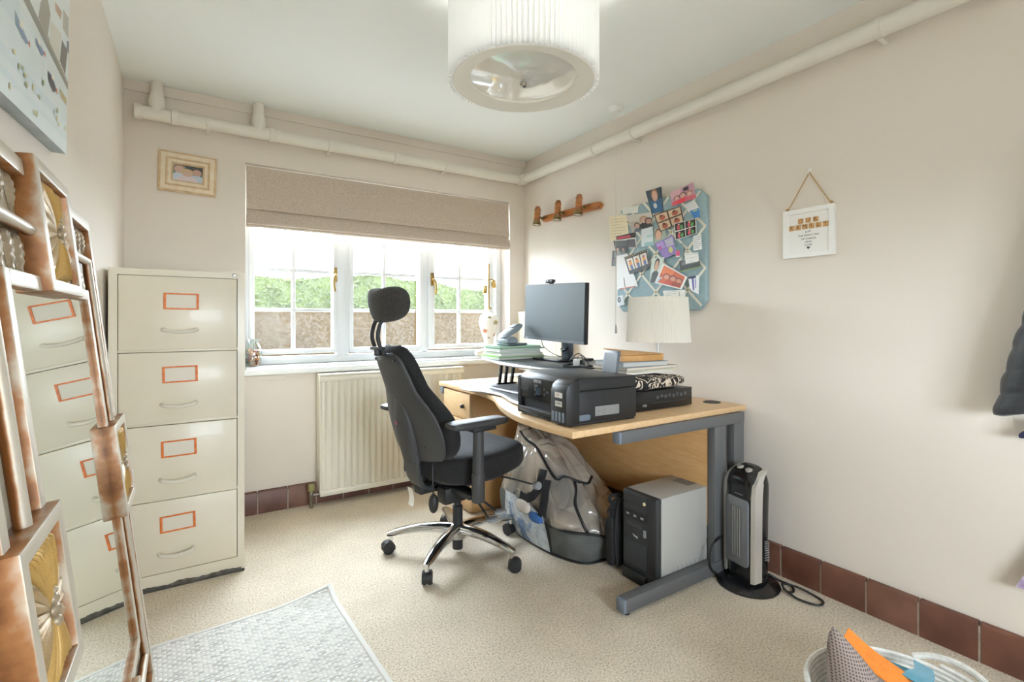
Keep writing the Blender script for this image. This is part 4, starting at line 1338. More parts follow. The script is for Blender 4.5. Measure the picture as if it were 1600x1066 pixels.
# black recorder box, patterned cushion, books
rec = thing('recorder_box', 'flat black electronic box with front buttons behind the printer', 'electronics', (1.575, 1.487, ZD), rz=R(0.5))
obj('box_body', MB().box(0.0, 0.365, 0.004, 0.26, 0.005, 0.083), blk, rec, 0.002)
obj('front_plate', MB().box(-0.002, 0.367, 0.0, 0.005, 0.003, 0.084), blk2, rec, 0.001)
obj('front_groove', MB().box(0.10, 0.36, -0.0006, 0.0005, 0.030, 0.032), mat('#3a3c3e', 0.4), rec)
for i in range(8):
    obj('button', MB().box(0.125 + i * 0.026, 0.143 + i * 0.026, -0.0016, 0.0005, 0.048 + 0.004 * (i % 2), 0.062 + 0.004 * (i % 2)), mat('#43474a', 0.35), rec, 0.0006)
flat_text('maker_mark', 'YTD', 0.014, (0.052, -0.0006, 0.024), (1, 0, 0), (0, 0, 1), mat('#c9cccd', 0.4), rec)
for x, y in ((0.02, 0.02), (0.345, 0.02), (0.02, 0.24), (0.345, 0.24)):
    obj('rubber_foot', MB().lathe([(0.008, 0), (0.008, 0.006)], 10, c=(x, y, 0)), mat('#111111', 0.8), rec)


def swirl_material():
    m = mat('#1c1a19', 0.85, bump=0.2, bs=200, bdist=0.001, name='black_and_cream_swirl_print')
    nt = m.node_tree
    p = nt.nodes['Principled BSDF']
    tc = nt.nodes.new('ShaderNodeTexCoord')
    n = nt.nodes.new('ShaderNodeTexNoise')
    n.inputs['Scale'].default_value = 15
    n.inputs['Detail'].default_value = 1.0
    n.inputs['Distortion'].default_value = 2.2
    nt.links.new(tc.outputs['Object'], n.inputs['Vector'])
    sn = nt.nodes.new('ShaderNodeMath')
    sn.operation = 'MULTIPLY'
    sn.inputs[1].default_value = 26
    nt.links.new(n.outputs['Fac'], sn.inputs[0])
    s2 = nt.nodes.new('ShaderNodeMath')
    s2.operation = 'SINE'
    nt.links.new(sn.outputs[0], s2.inputs[0])
    r = nt.nodes.new('ShaderNodeValToRGB')
    r.color_ramp.interpolation = 'CONSTANT'
    r.color_ramp.elements[0].color = C('#1f1c1b')
    r.color_ramp.elements[1].position = 0.42
    r.color_ramp.elements[1].color = C('#d3c5b3')
    nt.links.new(s2.outputs[0], r.inputs['Fac'])
    nt.links.new(r.outputs['Color'], p.inputs['Base Color'])
    return m


def cush_fn(x, y, z):
    n_ = noise.noise(Vector((x * 3.1, y * 2.3, z * 2))) * 0.12
    return (x * (1 + 0.03 * n_), y, z * (1 - 0.25 * x) + n_ * 2)


obj('patterned_cushion', MB().sup((1.755, 1.615, 0.8355), (0.178, 0.125, 0.029), 0.55, 0.4, 48, 14, cush_fn), swirl_material(), label='folded black and cream swirl-print cushion on the recorder box', cat='cushion', sharp=80)


def book(name, label, cat, x0, x1, y0, y1, z0, z1, cover, rz=0.0, pages='#e9e3d5', soft=0.0, group=None):
    cx, cy = (x0 + x1) / 2, (y0 + y1) / 2
    t_ = thing(name, label, cat, (cx, cy, z0), rz=R(rz), group=group)
    hx, hy, h = (x1 - x0) / 2, (y1 - y0) / 2, z1 - z0
    th = min(0.0025, h * 0.25)
    cm = mat(cover, 0.55)
    sag = lambda x: -soft * (x / hx) ** 2
    def slab(z_0, z_1, k):
        b_ = MB()
        xs_ = [-hx * k + 2 * hx * k * i / 8 for i in range(9)]
        b_.loft([[(x, -hy * k, z_0 + sag(x)), (x, hy * k, z_0 + sag(x)), (x, hy * k, z_1 + sag(x)), (x, -hy * k, z_1 + sag(x))] for x in xs_])
        return b_
    obj('cover', slab(0, th, 1.0), cm, t_)
    obj('pages', slab(th, h - th, 0.975), mat(pages, 0.8, h2='#cfc8b8', ns=90, st=(0.1, 0.1, 12)), t_)
    obj('cover', slab(h - th, h, 1.0), cm, t_)
    return t_


z = 0.872
book('magazine', 'white paper bundle directly on the patterned cushion', 'papers', 1.575, 1.90, 1.555, 1.77, z, z + 0.010, '#e6e4df', 3, soft=0)
book('magazine', 'thin magazine with yellow page edge in the book pile', 'magazine', 1.60, 1.92, 1.56, 1.775, z + 0.0105, z + 0.0165, '#d7d5c9', -2, pages='#c9b548', soft=0)
book('magazine', 'grey-brown covered magazine in the middle of the book pile', 'magazine', 1.59, 1.93, 1.56, 1.78, z + 0.017, z + 0.030, '#b7aca0', 1.5, soft=0)
book('notebook', 'slate blue notebook below the tan box', 'notebook', 1.60, 1.87, 1.57, 1.77, z + 0.0305, z + 0.052, '#8f9aa5', -4, pages='#b9c0c6')
kraft = mat('#c99b63', 0.65, h2='#bb8b52', ns=30)
kt = thing('cardboard_box', 'tan cardboard box with raised lid on top of the book pile', 'box', (1.745, 1.665, z + 0.0525), rz=R(-8))
obj('box_tray', MB().box(-0.115, 0.115, -0.075, 0.075, 0, 0.028), kraft, kt, 0.002)
obj('lid_flap', MB().add([(-0.118, -0.077, 0.030), (0.118, -0.077, 0.030), (0.118, 0.077, 0.030), (-0.118, 0.077, 0.052), (-0.118, -0.077, 0.033), (0.118, -0.077, 0.033), (0.118, 0.077, 0.033), (-0.118, 0.077, 0.055)], [(0, 3, 2, 1), (4, 5, 6, 7), (0, 1, 5, 4), (1, 2, 6, 5), (2, 3, 7, 6), (3, 0, 4, 7)]), kraft, kt)

# lamp near the wall
lp = thing('table_lamp', 'small table lamp with white pleated shade behind the books', 'table lamp', (1.972, 1.715, ZD))
n = 160
rings = []
for rr, z_ in ((0.144, 0.505), (0.157, 0.283)):
    rings.append([((rr + (0.0007 if j % 2 else -0.0007)) * math.cos(2 * PI * j / n), (rr + (0.0007 if j % 2 else -0.0007)) * math.sin(2 * PI * j / n), z_) for j in range(n)])
for rr, z_ in ((0.154, 0.283), (0.141, 0.505)):
    rings.append([(rr * math.cos(2 * PI * j / n), rr * math.sin(2 * PI * j / n), z_) for j in range(n)])
lshade = shader_mix('ivory_pleated_fabric', [('ShaderNodeBsdfDiffuse', '#f1eee5', 0.5, 0.75), ('ShaderNodeBsdfTranslucent', '#efe9dc', 0.5, 0.25)])
obj('lamp_shade', MB().loft(rings, caps=False, close=True), lshade, lp, sharp=10)
obj('pole', MB().tube([(0, 0, 0.018), (0, 0, 0.45)], 0.005, 10), white, lp)
obj('base', MB().lathe([(0.028, 0), (0.029, 0.02), (0.02, 0.03), (0.008, 0.035)], 28), white, lp)
obj('shade_ring', MB().lathe([(0.02, 0.43), (0.02, 0.434), (0.012, 0.434), (0.012, 0.43)], 16, caps=False).tube([(0.0, -0.148, 0.43), (0, 0.148, 0.43)], 0.0015, 6).tube([(-0.148, 0, 0.43), (0.148, 0, 0.43)], 0.0015, 6), white, lp, kind='stuff')

# stack of folders with hole punch
greens = [('#cfd6cf', 0.012, 'pale grey-green document folder at the bottom of the stack'), ('#76c02c', 0.009, 'lime green folder low in the stack under the hole punch'), ('#e3e6e4', 0.014, 'thick white paper wad in the folder stack'),
          ('#b9cdbd', 0.009, 'faded mint folder in the middle of the stack'), ('#e8ebe8', 0.012, 'loose white papers near the top of the folder stack'), ('#7fae8c', 0.008, 'sage green folder second from the top of the stack'), ('#6da080', 0.010, 'green folder topmost of the stack under the hole punch')]
zz = ZP + 0.001
random.seed(21)
for h_, th, lab in greens:
    book('document_folder' if 'folder' == 'folder' and 'paper' not in lab else 'paper_wad', lab, 'folder' if 'paper' not in lab else 'papers', 1.475 + random.uniform(-0.018, 0.018), 1.775 + random.uniform(-0.018, 0.018), 2.415 + random.uniform(-0.008, 0.008), 2.625, zz, zz + th, h_, random.uniform(-6, 5), pages='#e6e8e4')
    zz += th + 0.0004
hp = thing('hole_punch', 'silver grey hole punch on the stack of green folders', 'hole punch', (1.60, 2.50, zz), rz=R(12))
gm, gd = mat('#a9b1b8', 0.3, 0.4), mat('#5f666c', 0.4)
obj('punch_base', MB().box(-0.075, 0.085, -0.05, 0.05, 0, 0.014), gd, hp, 0.004)
obj('punch_body', MB().prism([(-0.075, 0.014), (0.01, 0.014), (0.02, 0.03), (-0.01, 0.052), (-0.055, 0.056), (-0.078, 0.04)], -0.042, 0.042, 'y'), gm, hp, 0.005)
obj('punch_lever', MB().prism([(-0.085, 0.048), (-0.06, 0.045), (0.03, 0.082), (0.062, 0.108), (0.068, 0.122), (0.055, 0.128), (-0.01, 0.102), (-0.07, 0.068)], -0.034, 0.034, 'y'), gm, hp, 0.008)
obj('lever_pad', MB().prism([(-0.005, 0.100), (0.052, 0.125), (0.050, 0.130), (-0.01, 0.106)], -0.026, 0.026, 'y'), gd, hp, 0.002)

# papers tucked beneath the platform
book('paper_wad', 'curled white papers under the raised converter platform', 'papers', 1.66, 1.90, 2.28, 2.58, ZD + 0.002, ZD + 0.030, '#eceae6', 5, soft=-0.02)
book('document_folder', 'teal green folder under the raised converter platform', 'folder', 1.67, 1.88, 1.95, 2.24, ZD + 0.0005, ZD + 0.03, '#4f9583', -2, pages='#dfe3df')
book('paper_wad', 'loose white letters beside the converter near the window', 'papers', 1.66, 1.90, 2.60, 2.72, ZD + 0.0005, ZD + 0.045, '#ece9e2', -6, pages='#d9d4c8', soft=0.0)

# grey tablet leaning, cables, plug
tb = thing('tablet', 'slate grey tablet standing on end between printer and recorder box', 'tablet', (1.517, 1.615, ZD), rot=(0, R(8), R(-8)))
obj('tablet_body', MB().box(0, 0.009, -0.055, 0.055, 0.001, 0.262), mat('#5b6166', 0.4), tb, 0.003)
obj('tablet_screen', MB().box(-0.0008, 0.0002, -0.048, 0.048, 0.012, 0.250), mat('#43494e', 0.25), tb)
cab = mat('#1a1a1b', 0.45)


def cable(name, label, pts, r=0.0025, m=None, cat='cable', group=None):
    return obj(name, MB().tube(spline(pts, 6), r, 7), m or cab, label=label, cat=cat, group=group)


cable('cable', 'black cable looping in circles between monitor and tablet', [(1.70, 2.08, ZP + 0.004), (1.60, 1.95, ZP + 0.006), (1.555, 1.90, ZP + 0.03), (1.56, 1.86, ZP + 0.062), (1.575, 1.84, ZP + 0.06), (1.58, 1.83, ZP + 0.02), (1.585, 1.83, ZP + 0.006), (1.60, 1.90, ZP + 0.02), (1.595, 1.88, ZP + 0.05), (1.585, 1.84, ZP + 0.055), (1.60, 1.83, ZP + 0.035), (1.62, 1.83, ZP + 0.008), (1.66, 1.84, ZP + 0.004)])
cable('cable', 'black cable lying flat across the converter platform', [(1.76, 2.06, ZP + 0.003), (1.66, 1.99, ZP + 0.003), (1.55, 1.94, ZP + 0.003), (1.50, 1.89, ZP + 0.003), (1.53, 1.85, ZP + 0.003), (1.60, 1.82, ZP + 0.003), (1.72, 1.83, ZP + 0.003)], 0.003)
cable('cable', 'thin black cable drooping behind the monitor screen', [(1.755, 2.41, 1.00), (1.76, 2.40, 0.96), (1.80, 2.36, 0.915), (1.86, 2.30, ZP + 0.004), (1.90, 2.25, ZP + 0.003)], 0.0022)
pg = thing('plug_adapter', 'white and black plug adapter among the cables', 'plug', (1.60, 1.90, ZP + 0.001), rz=R(25))
obj('adapter_body', MB().box(-0.02, 0.02, -0.022, 0.014, 0, 0.034), mat('#e9e9e6', 0.35), pg, 0.005)
obj('plug_face', MB().box(-0.018, 0.018, -0.036, -0.022, 0.003, 0.031), blk2, pg, 0.004)

# ================================================================== ON THE WINDOW SILL
ZS = 0.8425
lm = thing('lamp_base', 'white porcelain floral lamp base with brass stem on the sill', 'lamp base', (1.880, 3.268, ZS))
lm.location = (1.884, 3.262, ZS)
porc = mat('#f0efec', 0.12, name='glazed_porcelain')
obj('gilt_foot', MB().lathe([(0.050, 0), (0.052, 0.008), (0.040, 0.016), (0.044, 0.026), (0.036, 0.034), (0.040, 0.044), (0.034, 0.052), (0.036, 0.062), (0.03, 0.066)], 28), mat('#c79a4a', 0.25, 0.9, h2='#e3d2a8', ns=30), lm)
vprof = [(0.030, 0.064), (0.032, 0.09), (0.040, 0.13), (0.056, 0.18), (0.070, 0.225), (0.075, 0.255), (0.070, 0.285), (0.052, 0.312), (0.032, 0.328), (0.020, 0.338), (0.018, 0.352), (0.022, 0.358)]
vase = obj('vase', MB().lathe([(p.x, p.y) for p in spline([(a, c_, 0) for a, c_ in vprof], 4)], 40), porc, lm)
flm = [mat('#b0714a', 0.3, h2='#8a4f35', ns=60), mat('#9d8a62', 0.3, h2='#7f7f5c', ns=60)]


def vr(z_):
    for (r0, a0), (r1, a1) in zip(vprof, vprof[1:]):
        if a0 <= z_ <= a1:
            return r0 + (r1 - r0) * (z_ - a0) / (a1 - a0)
    return 0.03


for k, (ang, z_, sz) in enumerate(((-150, 0.19, 0.020), (-75, 0.255, 0.024), (-170, 0.262, 0.014), (-115, 0.292, 0.013), (-60, 0.16, 0.014), (-120, 0.14, 0.008), (20, 0.22, 0.02), (100, 0.25, 0.02))):
    pts = []
    for j in range(14):
        a = 2 * PI * j / 14
        rr = sz * (1 + 0.25 * math.sin(a * 5 + k))
        z2 = z_ + rr * 0.8 * math.sin(a)
        an = R(ang) + rr * math.cos(a) / vr(z_)
        pts.append(((vr(z2) + 0.0012) * math.cos(an), (vr(z2) + 0.0012) * math.sin(an), z2))
    c0 = ((vr(z_) + 0.0022) * math.cos(R(ang)), (vr(z_) + 0.0022) * math.sin(R(ang)), z_)
    obj('painted_flower', MB().add(pts + [c0], [(j, (j + 1) % 14, 14) for j in range(14)]), flm[k % 2], vase)
obj('stem', MB().tube([(0, 0, 0.355), (0, 0, 0.695)], 0.0065, 12).lathe([(0.022, 0.352), (0.024, 0.358), (0.012, 0.368)], 20), brass, lm, kind='stuff')
for dx_, dy_, dz in ((0.033, -0.016, 0.545), (-0.030, 0.0, 0.50)):
    so = obj('socket', MB().lathe([(0.012, 0.03), (0.017, 0.024), (0.017, -0.026), (0.015, -0.03), (0.012, -0.028)], 18, M=Matrix.Translation((dx_, dy_, dz)) @ Matrix.Rotation(R(18 if dx_ > 0 else 0), 4, 'X') @ Matrix.Rotation(R(-16 if dx_ > 0 else 4), 4, 'Y')), brass, lm)
    obj('socket_arm', MB().tube([(0, 0, 0.575), (dx_ * 0.7, dy_ * 0.7, 0.58), (dx_, dy_, dz + 0.025)], 0.004, 8), brass, so)
obj('sill_shell', MB().sup((1.795, 3.255, ZS + 0.024), (0.034, 0.026, 0.024), 0.9, 0.9, 22, 12, lambda x, y, z: (x, y, z + 0.06 * math.cos(9 * math.atan2(y, x)) * max(0, z))), mat('#ece7dd', 0.5), label='pale round shell beside the porcelain lamp base', cat='shell')

jr = thing('potpourri_jar', 'clear glass jar of orange and purple dried petals on the sill', 'jar', (0.303, 3.268, ZS))
gl = shader_mix('thin_clear_glass', [('ShaderNodeBsdfTransparent', '#f2f7f6', 0, 0.86), ('ShaderNodeBsdfGlossy', '#ffffff', 0.02, 0.14)])
jp = [(0.034, 0.0), (0.040, 0.004), (0.043, 0.03), (0.0445, 0.075), (0.042, 0.105), (0.032, 0.125), (0.026, 0.135), (0.028, 0.148), (0.036, 0.158)]
obj('jar_glass', MB().lathe(jp + [(r_ - 0.002, z_) for r_, z_ in reversed(jp[1:])] + [(0.001, 0.004)], 36), gl, jr)
pm = MB()
random.seed(8)
cols = ['#e08a2c', '#c9552f', '#7d4a63', '#d9a544', '#a3446a', '#8a5a3a', '#e6b98a']
ms = [shader_mix('petal_' + h_[1:], [('ShaderNodeBsdfDiffuse', h_, 0.5, 0.6), ('ShaderNodeBsdfTranslucent', h_, 0.5, 0.4)]) for h_ in cols]
for _ in range(260):
    a, r_, z_ = random.uniform(0, 2 * PI), 0.037 * math.sqrt(random.random()), random.uniform(0.008, 0.098)
    sz = random.uniform(0.005, 0.009)
    d = Vector((random.gauss(0, 1), random.gauss(0, 1), random.gauss(0, 1))).normalized()
    e = d.orthogonal().normalized()
    g = d.cross(e)
    c0 = Vector((r_ * math.cos(a), r_ * math.sin(a), z_))
    pm.add([c0 + e * sz, c0 + g * sz * 0.7 + d * sz * 0.35, c0 - e * sz, c0 - g * sz * 0.7 + d * sz * 0.35], [(0, 1, 2, 3)], random.randrange(len(ms)))
obj('dried_petals', pm, ms, jr, kind='stuff', fix=False)

# ================================================================== UNDER AND BESIDE THE DESK
pc = thing('computer_tower', 'grey desktop computer tower with black front under the desk', 'computer', (1.583, 1.384, 0.002))
TD, TW_, THh = 0.385, 0.188, 0.380
tg = mat('#a9a8a3', 0.45, name='grey_case_paint')
obj('case', MB().box(0.03, TD, 0, TW_, 0.012, THh - 0.002), tg, pc, 0.002)
obj('front_bezel', MB().prism([(0.0, 0.02), (0.004, 0.0), (TW_ - 0.004, 0.0), (TW_, 0.02)] and [(0, 0), (0.031, 0), (0.031, TW_), (0, TW_)], 0.0, THh), mat('#303234', 0.45), pc, 0.008)
obj('bezel_side', MB().box(-0.002, 0.004, 0.004, 0.045, 0.06, THh - 0.004), mat('#26282a', 0.4), pc, 0.003)
dk = mat('#1d1f21', 0.4)
obj('drive_bay', MB().box(-0.003, 0.003, 0.052, TW_ - 0.006, 0.262, 0.300), dk, pc, 0.001)
obj('drive_bay', MB().box(-0.003, 0.003, 0.052, TW_ - 0.006, 0.306, 0.334), mat('#2c2e30', 0.4), pc, 0.001)
obj('drive_bay', MB().box(-0.003, 0.003, 0.052, TW_ - 0.006, 0.338, 0.368), mat('#2c2e30', 0.4), pc, 0.001)
obj('floppy_slot', MB().box(-0.003, 0.002, 0.075, 0.165, 0.232, 0.248), mat('#3c3f41', 0.4), pc, 0.001)
for y in (0.075, 0.115, 0.155):
    obj('button', MB().box(-0.0045, 0, y - 0.008, y + 0.008, 0.276, 0.284), mat('#9a9c9c', 0.4), pc, 0.001)
obj('power_light', MB().lathe([(0.007, 0), (0.007, 0.003), (0.005, 0.0036)], 16, M=Matrix.Translation((-0.003, 0.062, 0.345)) @ Matrix.Rotation(R(-90), 4, 'Y')), mat('#d8cf9a', 0.4), pc)
obj('usb_port', MB().box(-0.003, 0.001, 0.055, 0.068, 0.205, 0.235), mat('#8b8e90', 0.4), pc)
obj('logo', MB().prism([(0.10, 0.188), (0.118, 0.192), (0.128, 0.200), (0.116, 0.196), (0.104, 0.196)], -0.003, 0.001, 'x'), mat('#c3c5c6', 0.3, 0.4), pc)
sm_ = MB().box(-0.003, 0.002, 0.052, TW_ - 0.008, 0, 0.0035).mesh('vent_slat', mat('#44474a', 0.4))
for i in range(16):
    link('vent_slat', sm_, pc, (0, 0, 0.068 + i * 0.0065))
obj('bezel_foot', MB().box(-0.012, 0.02, 0.05, TW_ - 0.004, 0.0, 0.05), dk, pc, 0.006)
sl = MB().box(0, 0.002, -0.0006, 0.0004, 0, 0.05).mesh('side_slot', mat('#85857f', 0.5))
for i in range(10):
    link('side_slot', sl, pc, (0.10 + i * 0.028, 0, 0.03))
obj('top_vent', MB().box(0.26, 0.33, 0.05, 0.14, THh - 0.0022, THh - 0.0012), mat('#8e8d88', 0.6, h2='#6d6c68', ns=120), pc)

lbm = mat('#161618', 0.8, bump=0.4, bs=260, bdist=0.001, h2='#202022', ns=40, name='black_nylon')
lbg = thing('laptop_bag', 'black nylon laptop bag standing between the plastic bag and computer', 'bag', (1.575, 1.60, 0.0))
obj('bag_body', MB().sup((0.155, 0.034, 0.158), (0.155, 0.030, 0.155), 0.35, 0.35, 36, 16, lambda x, y, z: (x + 0.02 * noise.noise(Vector((x * 2, y, z * 3))), y + 0.25 * noise.noise(Vector((x * 3, 1.7, z * 3))), z)), lbm, lbg, sharp=80)
obj('front_pocket', MB().sup((-0.004, 0.034, 0.13), (0.016, 0.024, 0.11), 0.5, 0.5, 20, 12), lbm, lbg, sharp=80)
obj('zip', MB().tube(spline([(0.01, 0.006, 0.02), (-0.006, 0.004, 0.16), (0.02, 0.006, 0.305), (0.10, 0.012, 0.316), (0.22, 0.012, 0.316)], 6), 0.004, 6), mat('#2b2b2d', 0.5), lbg)
obj('handle', MB().tube(spline([(0.015, 0.034, 0.29), (-0.010, 0.034, 0.308), (0.0, 0.034, 0.328), (0.05, 0.034, 0.322), (0.075, 0.034, 0.305)], 6), 0.008, 8), lbm, lbg)
obj('pull_tassel', MB().tube(spline([(-0.006, 0.024, 0.285), (-0.022, 0.028, 0.275), (-0.026, 0.03, 0.258)], 4), 0.005, 6), lbm, lbg)

# slumped clear plastic storage bag
def crumpled_plastic():
    m = mat('#a7a49c', 0.18, coat=0.4, name='clouded_clear_plastic')
    nt = m.node_tree
    p = nt.nodes['Principled BSDF']
    tc = nt.nodes.new('ShaderNodeTexCoord')
    v = nt.nodes.new('ShaderNodeTexVoronoi')
    v.feature = 'DISTANCE_TO_EDGE'
    v.inputs['Scale'].default_value = 6.5
    n = nt.nodes.new('ShaderNodeTexNoise')
    n.inputs['Scale'].default_value = 4
    n.inputs['Detail'].default_value = 2
    n.inputs['Distortion'].default_value = 0.6
    nt.links.new(tc.outputs['Object'], n.inputs['Vector'])
    mx = nt.nodes.new('ShaderNodeMix')
    mx.data_type = 'VECTOR'
    mx.inputs[0].default_value = 0.25
    nt.links.new(tc.outputs['Object'], mx.inputs[4])
    nt.links.new(n.outputs['Color'], mx.inputs[5])
    nt.links.new(mx.outputs[1], v.inputs['Vector'])
    b = nt.nodes.new('ShaderNodeBump')
    b.inputs['Strength'].default_value = 0.9
    b.inputs['Distance'].default_value = 0.05
    nt.links.new(v.outputs['Distance'], b.inputs['Height'])
    nt.links.new(b.outputs['Normal'], p.inputs['Normal'])
    nt.links.new(b.outputs['Normal'], p.inputs['Coat Normal'])
    r = nt.nodes.new('ShaderNodeValToRGB')
    r.color_ramp.elements[0].position = 0.35
    r.color_ramp.elements[0].color = C('#807d77')
    r.color_ramp.elements[1].position = 0.65
    r.color_ramp.elements[1].color = C('#b9ab9b')
    nt.links.new(n.outputs['Fac'], r.inputs['Fac'])
    nt.links.new(r.outputs['Color'], p.inputs['Base Color'])
    return m


sb = thing('storage_bag', 'slumped clear plastic storage bag with black piping under the desk', 'bag', (1.64, 2.07, 0))
clearp = crumpled_plastic()
greyc = mat('#5e605d', 0.75, h2='#4d4f4d', ns=12, bump=0.3, bs=30, bdist=0.01, name='grey_bag_cloth')
pipe_b = mat('#151517', 0.5)


def bag_pt(th, h):
    """bag surface around a tilted axis: th angle, h 0..1 height"""
    ca, sa = math.cos(th), math.sin(th)
    q = (abs(ca) ** 3 + abs(sa) ** 3) ** (-1 / 3)
    rx = 0.235 * (1 - 0.55 * h ** 2.2)
    ry = 0.345 * (1 - (0.42 if sa > 0 else 0.42 + 0.20 * sa) * h ** 1.7)
    lean = Vector((0.02 - 0.06 * h, -0.02 + 0.10 * h * h, 0))
    wob = 1 + 0.10 * noise.noise(Vector((ca * 1.7, sa * 1.7, h * 2.2 + 4))) + 0.07 * noise.noise(Vector((ca * 4, sa * 4, h * 5)))
    bulge = 1 + 0.10 * math.sin(PI * min(1, h * 1.4))
    zt_ = 0.49 + 0.05 * sa - 0.11 * max(0, -sa) ** 2
    z = zt_ * h + 0.015 * noise.noise(Vector((ca * 4, sa * 4, h * 3)))
    return Vector((ca * q * rx * wob * bulge, sa * q * ry * wob * bulge, max(0.003, z))) + lean


def bag_patch(th0, th1, h0, h1, nu, nv, off=0.0):
    b_ = MB()
    def f(u, v):
        p = bag_pt(th0 + (th1 - th0) * u, h0 + (h1 - h0) * v)
        c0 = Vector((0.02, 0, p.z))
        d = (p - c0)
        d.z = 0
        return tuple(p + d.normalized() * off)
    b_.grid(f, nu, nv)
    return b_


up = bag_patch(0, 2 * PI, 0.34, 1.0, 90, 26)
nn = len(up.v)
up.add([], [])
c0 = Vector((0, 0, 0))
topring = [Vector(p) for p in up.v[-91:-1]]
cen = sum(topring, Vector()) / 90
inner_ = [tuple(p.lerp(cen, 0.45) + Vector((0, 0, 0.035 + 0.02 * noise.noise(p * 9)))) for p in topring]
inner2 = [tuple(p.lerp(cen, 0.9) + Vector((0, 0, 0.03 + 0.01 * noise.noise(p * 9)))) for p in topring]
up.loft([[tuple(p) for p in topring], inner_, inner2], caps=False)
up.poly(inner2)
obj('clear_upper', up, clearp, sb, sharp=80)
obj('cloth_base', bag_patch(0, 2 * PI, 0.0, 0.36, 90, 12, 0.004), greyc, sb, sharp=80)
obj('clear_end_pocket', bag_patch(R(196), R(232), 0.03, 0.40, 16, 10, 0.012) if False else bag_patch(R(150), R(205), 0.03, 0.42, 20, 12, 0.014), mat('#b9c1c6', 0.12, coat=0.5, h2='#5f7fa6', ns=11, lo=0.5, hi=0.62, bump=0.8, bs=22, bdist=0.03), sb, sharp=80, label='shiny clear end pocket with blue and white contents')


def bag_curve(pairs, off=0.006, n_=6):
    pts = []
    for a, h in pairs:
        p = bag_pt(R(a), h)
        d = Vector((p.x - 0.02, p.y, 0)).normalized()
        pts.append(p + d * off)
    return spline(pts, n_)


for pairs in ([(170, 0.36), (185, 0.355), (205, 0.34), (225, 0.35), (245, 0.36), (265, 0.35), (285, 0.36), (310, 0.36)],
              [(150, 0.02), (170, 0.015), (195, 0.01), (215, 0.01), (235, 0.012), (260, 0.01), (290, 0.01), (320, 0.01)],
              [(243, 0.36), (240, 0.5), (238, 0.68), (244, 0.85), (250, 0.985)],
              [(205, 0.03), (206, 0.18), (207, 0.34)],
              [(150, 0.99), (175, 0.985), (195, 0.97), (212, 0.90), (222, 0.84), (232, 0.93), (246, 0.985), (258, 0.985), (270, 0.97), (282, 0.95), (300, 0.93)]):
    obj('piping', MB().tube(bag_curve(pairs), 0.0065, 7), pipe_b, sb)
for pairs in ([(208, 0.85), (205, 0.76), (200, 0.66), (196, 0.57), (190, 0.50), (183, 0.46), (176, 0.47)], [(212, 0.78), (209, 0.68), (207, 0.58), (205, 0.48), (203, 0.40)]):
    c_ = bag_curve(pairs, 0.014)
    obj('strap', MB().tube(c_, 0.021, 8, flat=0.12), mat('#1f1f21', 0.7, bump=0.3, bs=300, bdist=0.001), sb)
p = bag_pt(R(190), 0.50)
obj('corner_flap', MB().add([(-0.20, 0.02, 0.615), (-0.205, 0.12, 0.625), (-0.10, 0.04, 0.56), (-0.12, -0.02, 0.50), (-0.195, 0.03, 0.607), (-0.20, 0.12, 0.617), (-0.095, 0.045, 0.552), (-0.115, -0.015, 0.492)], [(0, 1, 2, 3), (7, 6, 5, 4), (0, 4, 5, 1), (1, 5, 6, 2), (2, 6, 7, 3), (3, 7, 4, 0)]), [mat('#8e8b83', 0.25)], sb)
cp = bag_pt(R(178), 0.30)
obj('white_garment', MB().sup(tuple(cp + Vector((-0.012, -0.01, 0.04))), (0.022, 0.055, 0.03), 0.8, 0.8, 18, 10, lambda x, y, z: (x, y, z + 0.3 * noise.noise(Vector((x * 2, y * 3, 1))))), mat('#d9cfc4', 0.9), label='crumpled pale garment poking out of the clear bag', cat='clothing', loc=(1.64, 2.07, 0))
cp = bag_pt(R(196), 0.30)
obj('blue_garment', MB().sup(tuple(cp + Vector((-0.014, 0, 0.02))), (0.02, 0.05, 0.022), 0.8, 0.8, 18, 10, lambda x, y, z: (x, y, z + 0.3 * noise.noise(Vector((x * 2, y * 3, 5))))), mat('#3f6fb0', 0.85), label='bright blue garment poking out of the clear bag', cat='clothing', loc=(1.64, 2.07, 0))

# fan heater
ht_ = thing('fan_heater', 'black and silver tower fan heater beside the desk leg', 'heater', (1.975, 1.235, 0), rz=R(-11))
hb_ = mat('#141416', 0.2, name='gloss_black')
obj('heater_base', MB().lathe([(0.122, 0), (0.124, 0.008), (0.120, 0.014), (0.085, 0.026), (0.055, 0.034), (0.0, 0.036)], 44), hb_, ht_)
# local: front faces -x, width along y
def heater_ring(z, k, wx, wy, xo=0.0):
    return [(xo + wx * k * math.copysign(abs(math.cos(a)) ** 0.72, math.cos(a)), wy * k * math.copysign(abs(math.sin(a)) ** 0.6, math.sin(a)), z) for a in [2 * PI * j / 36 for j in range(36)]]


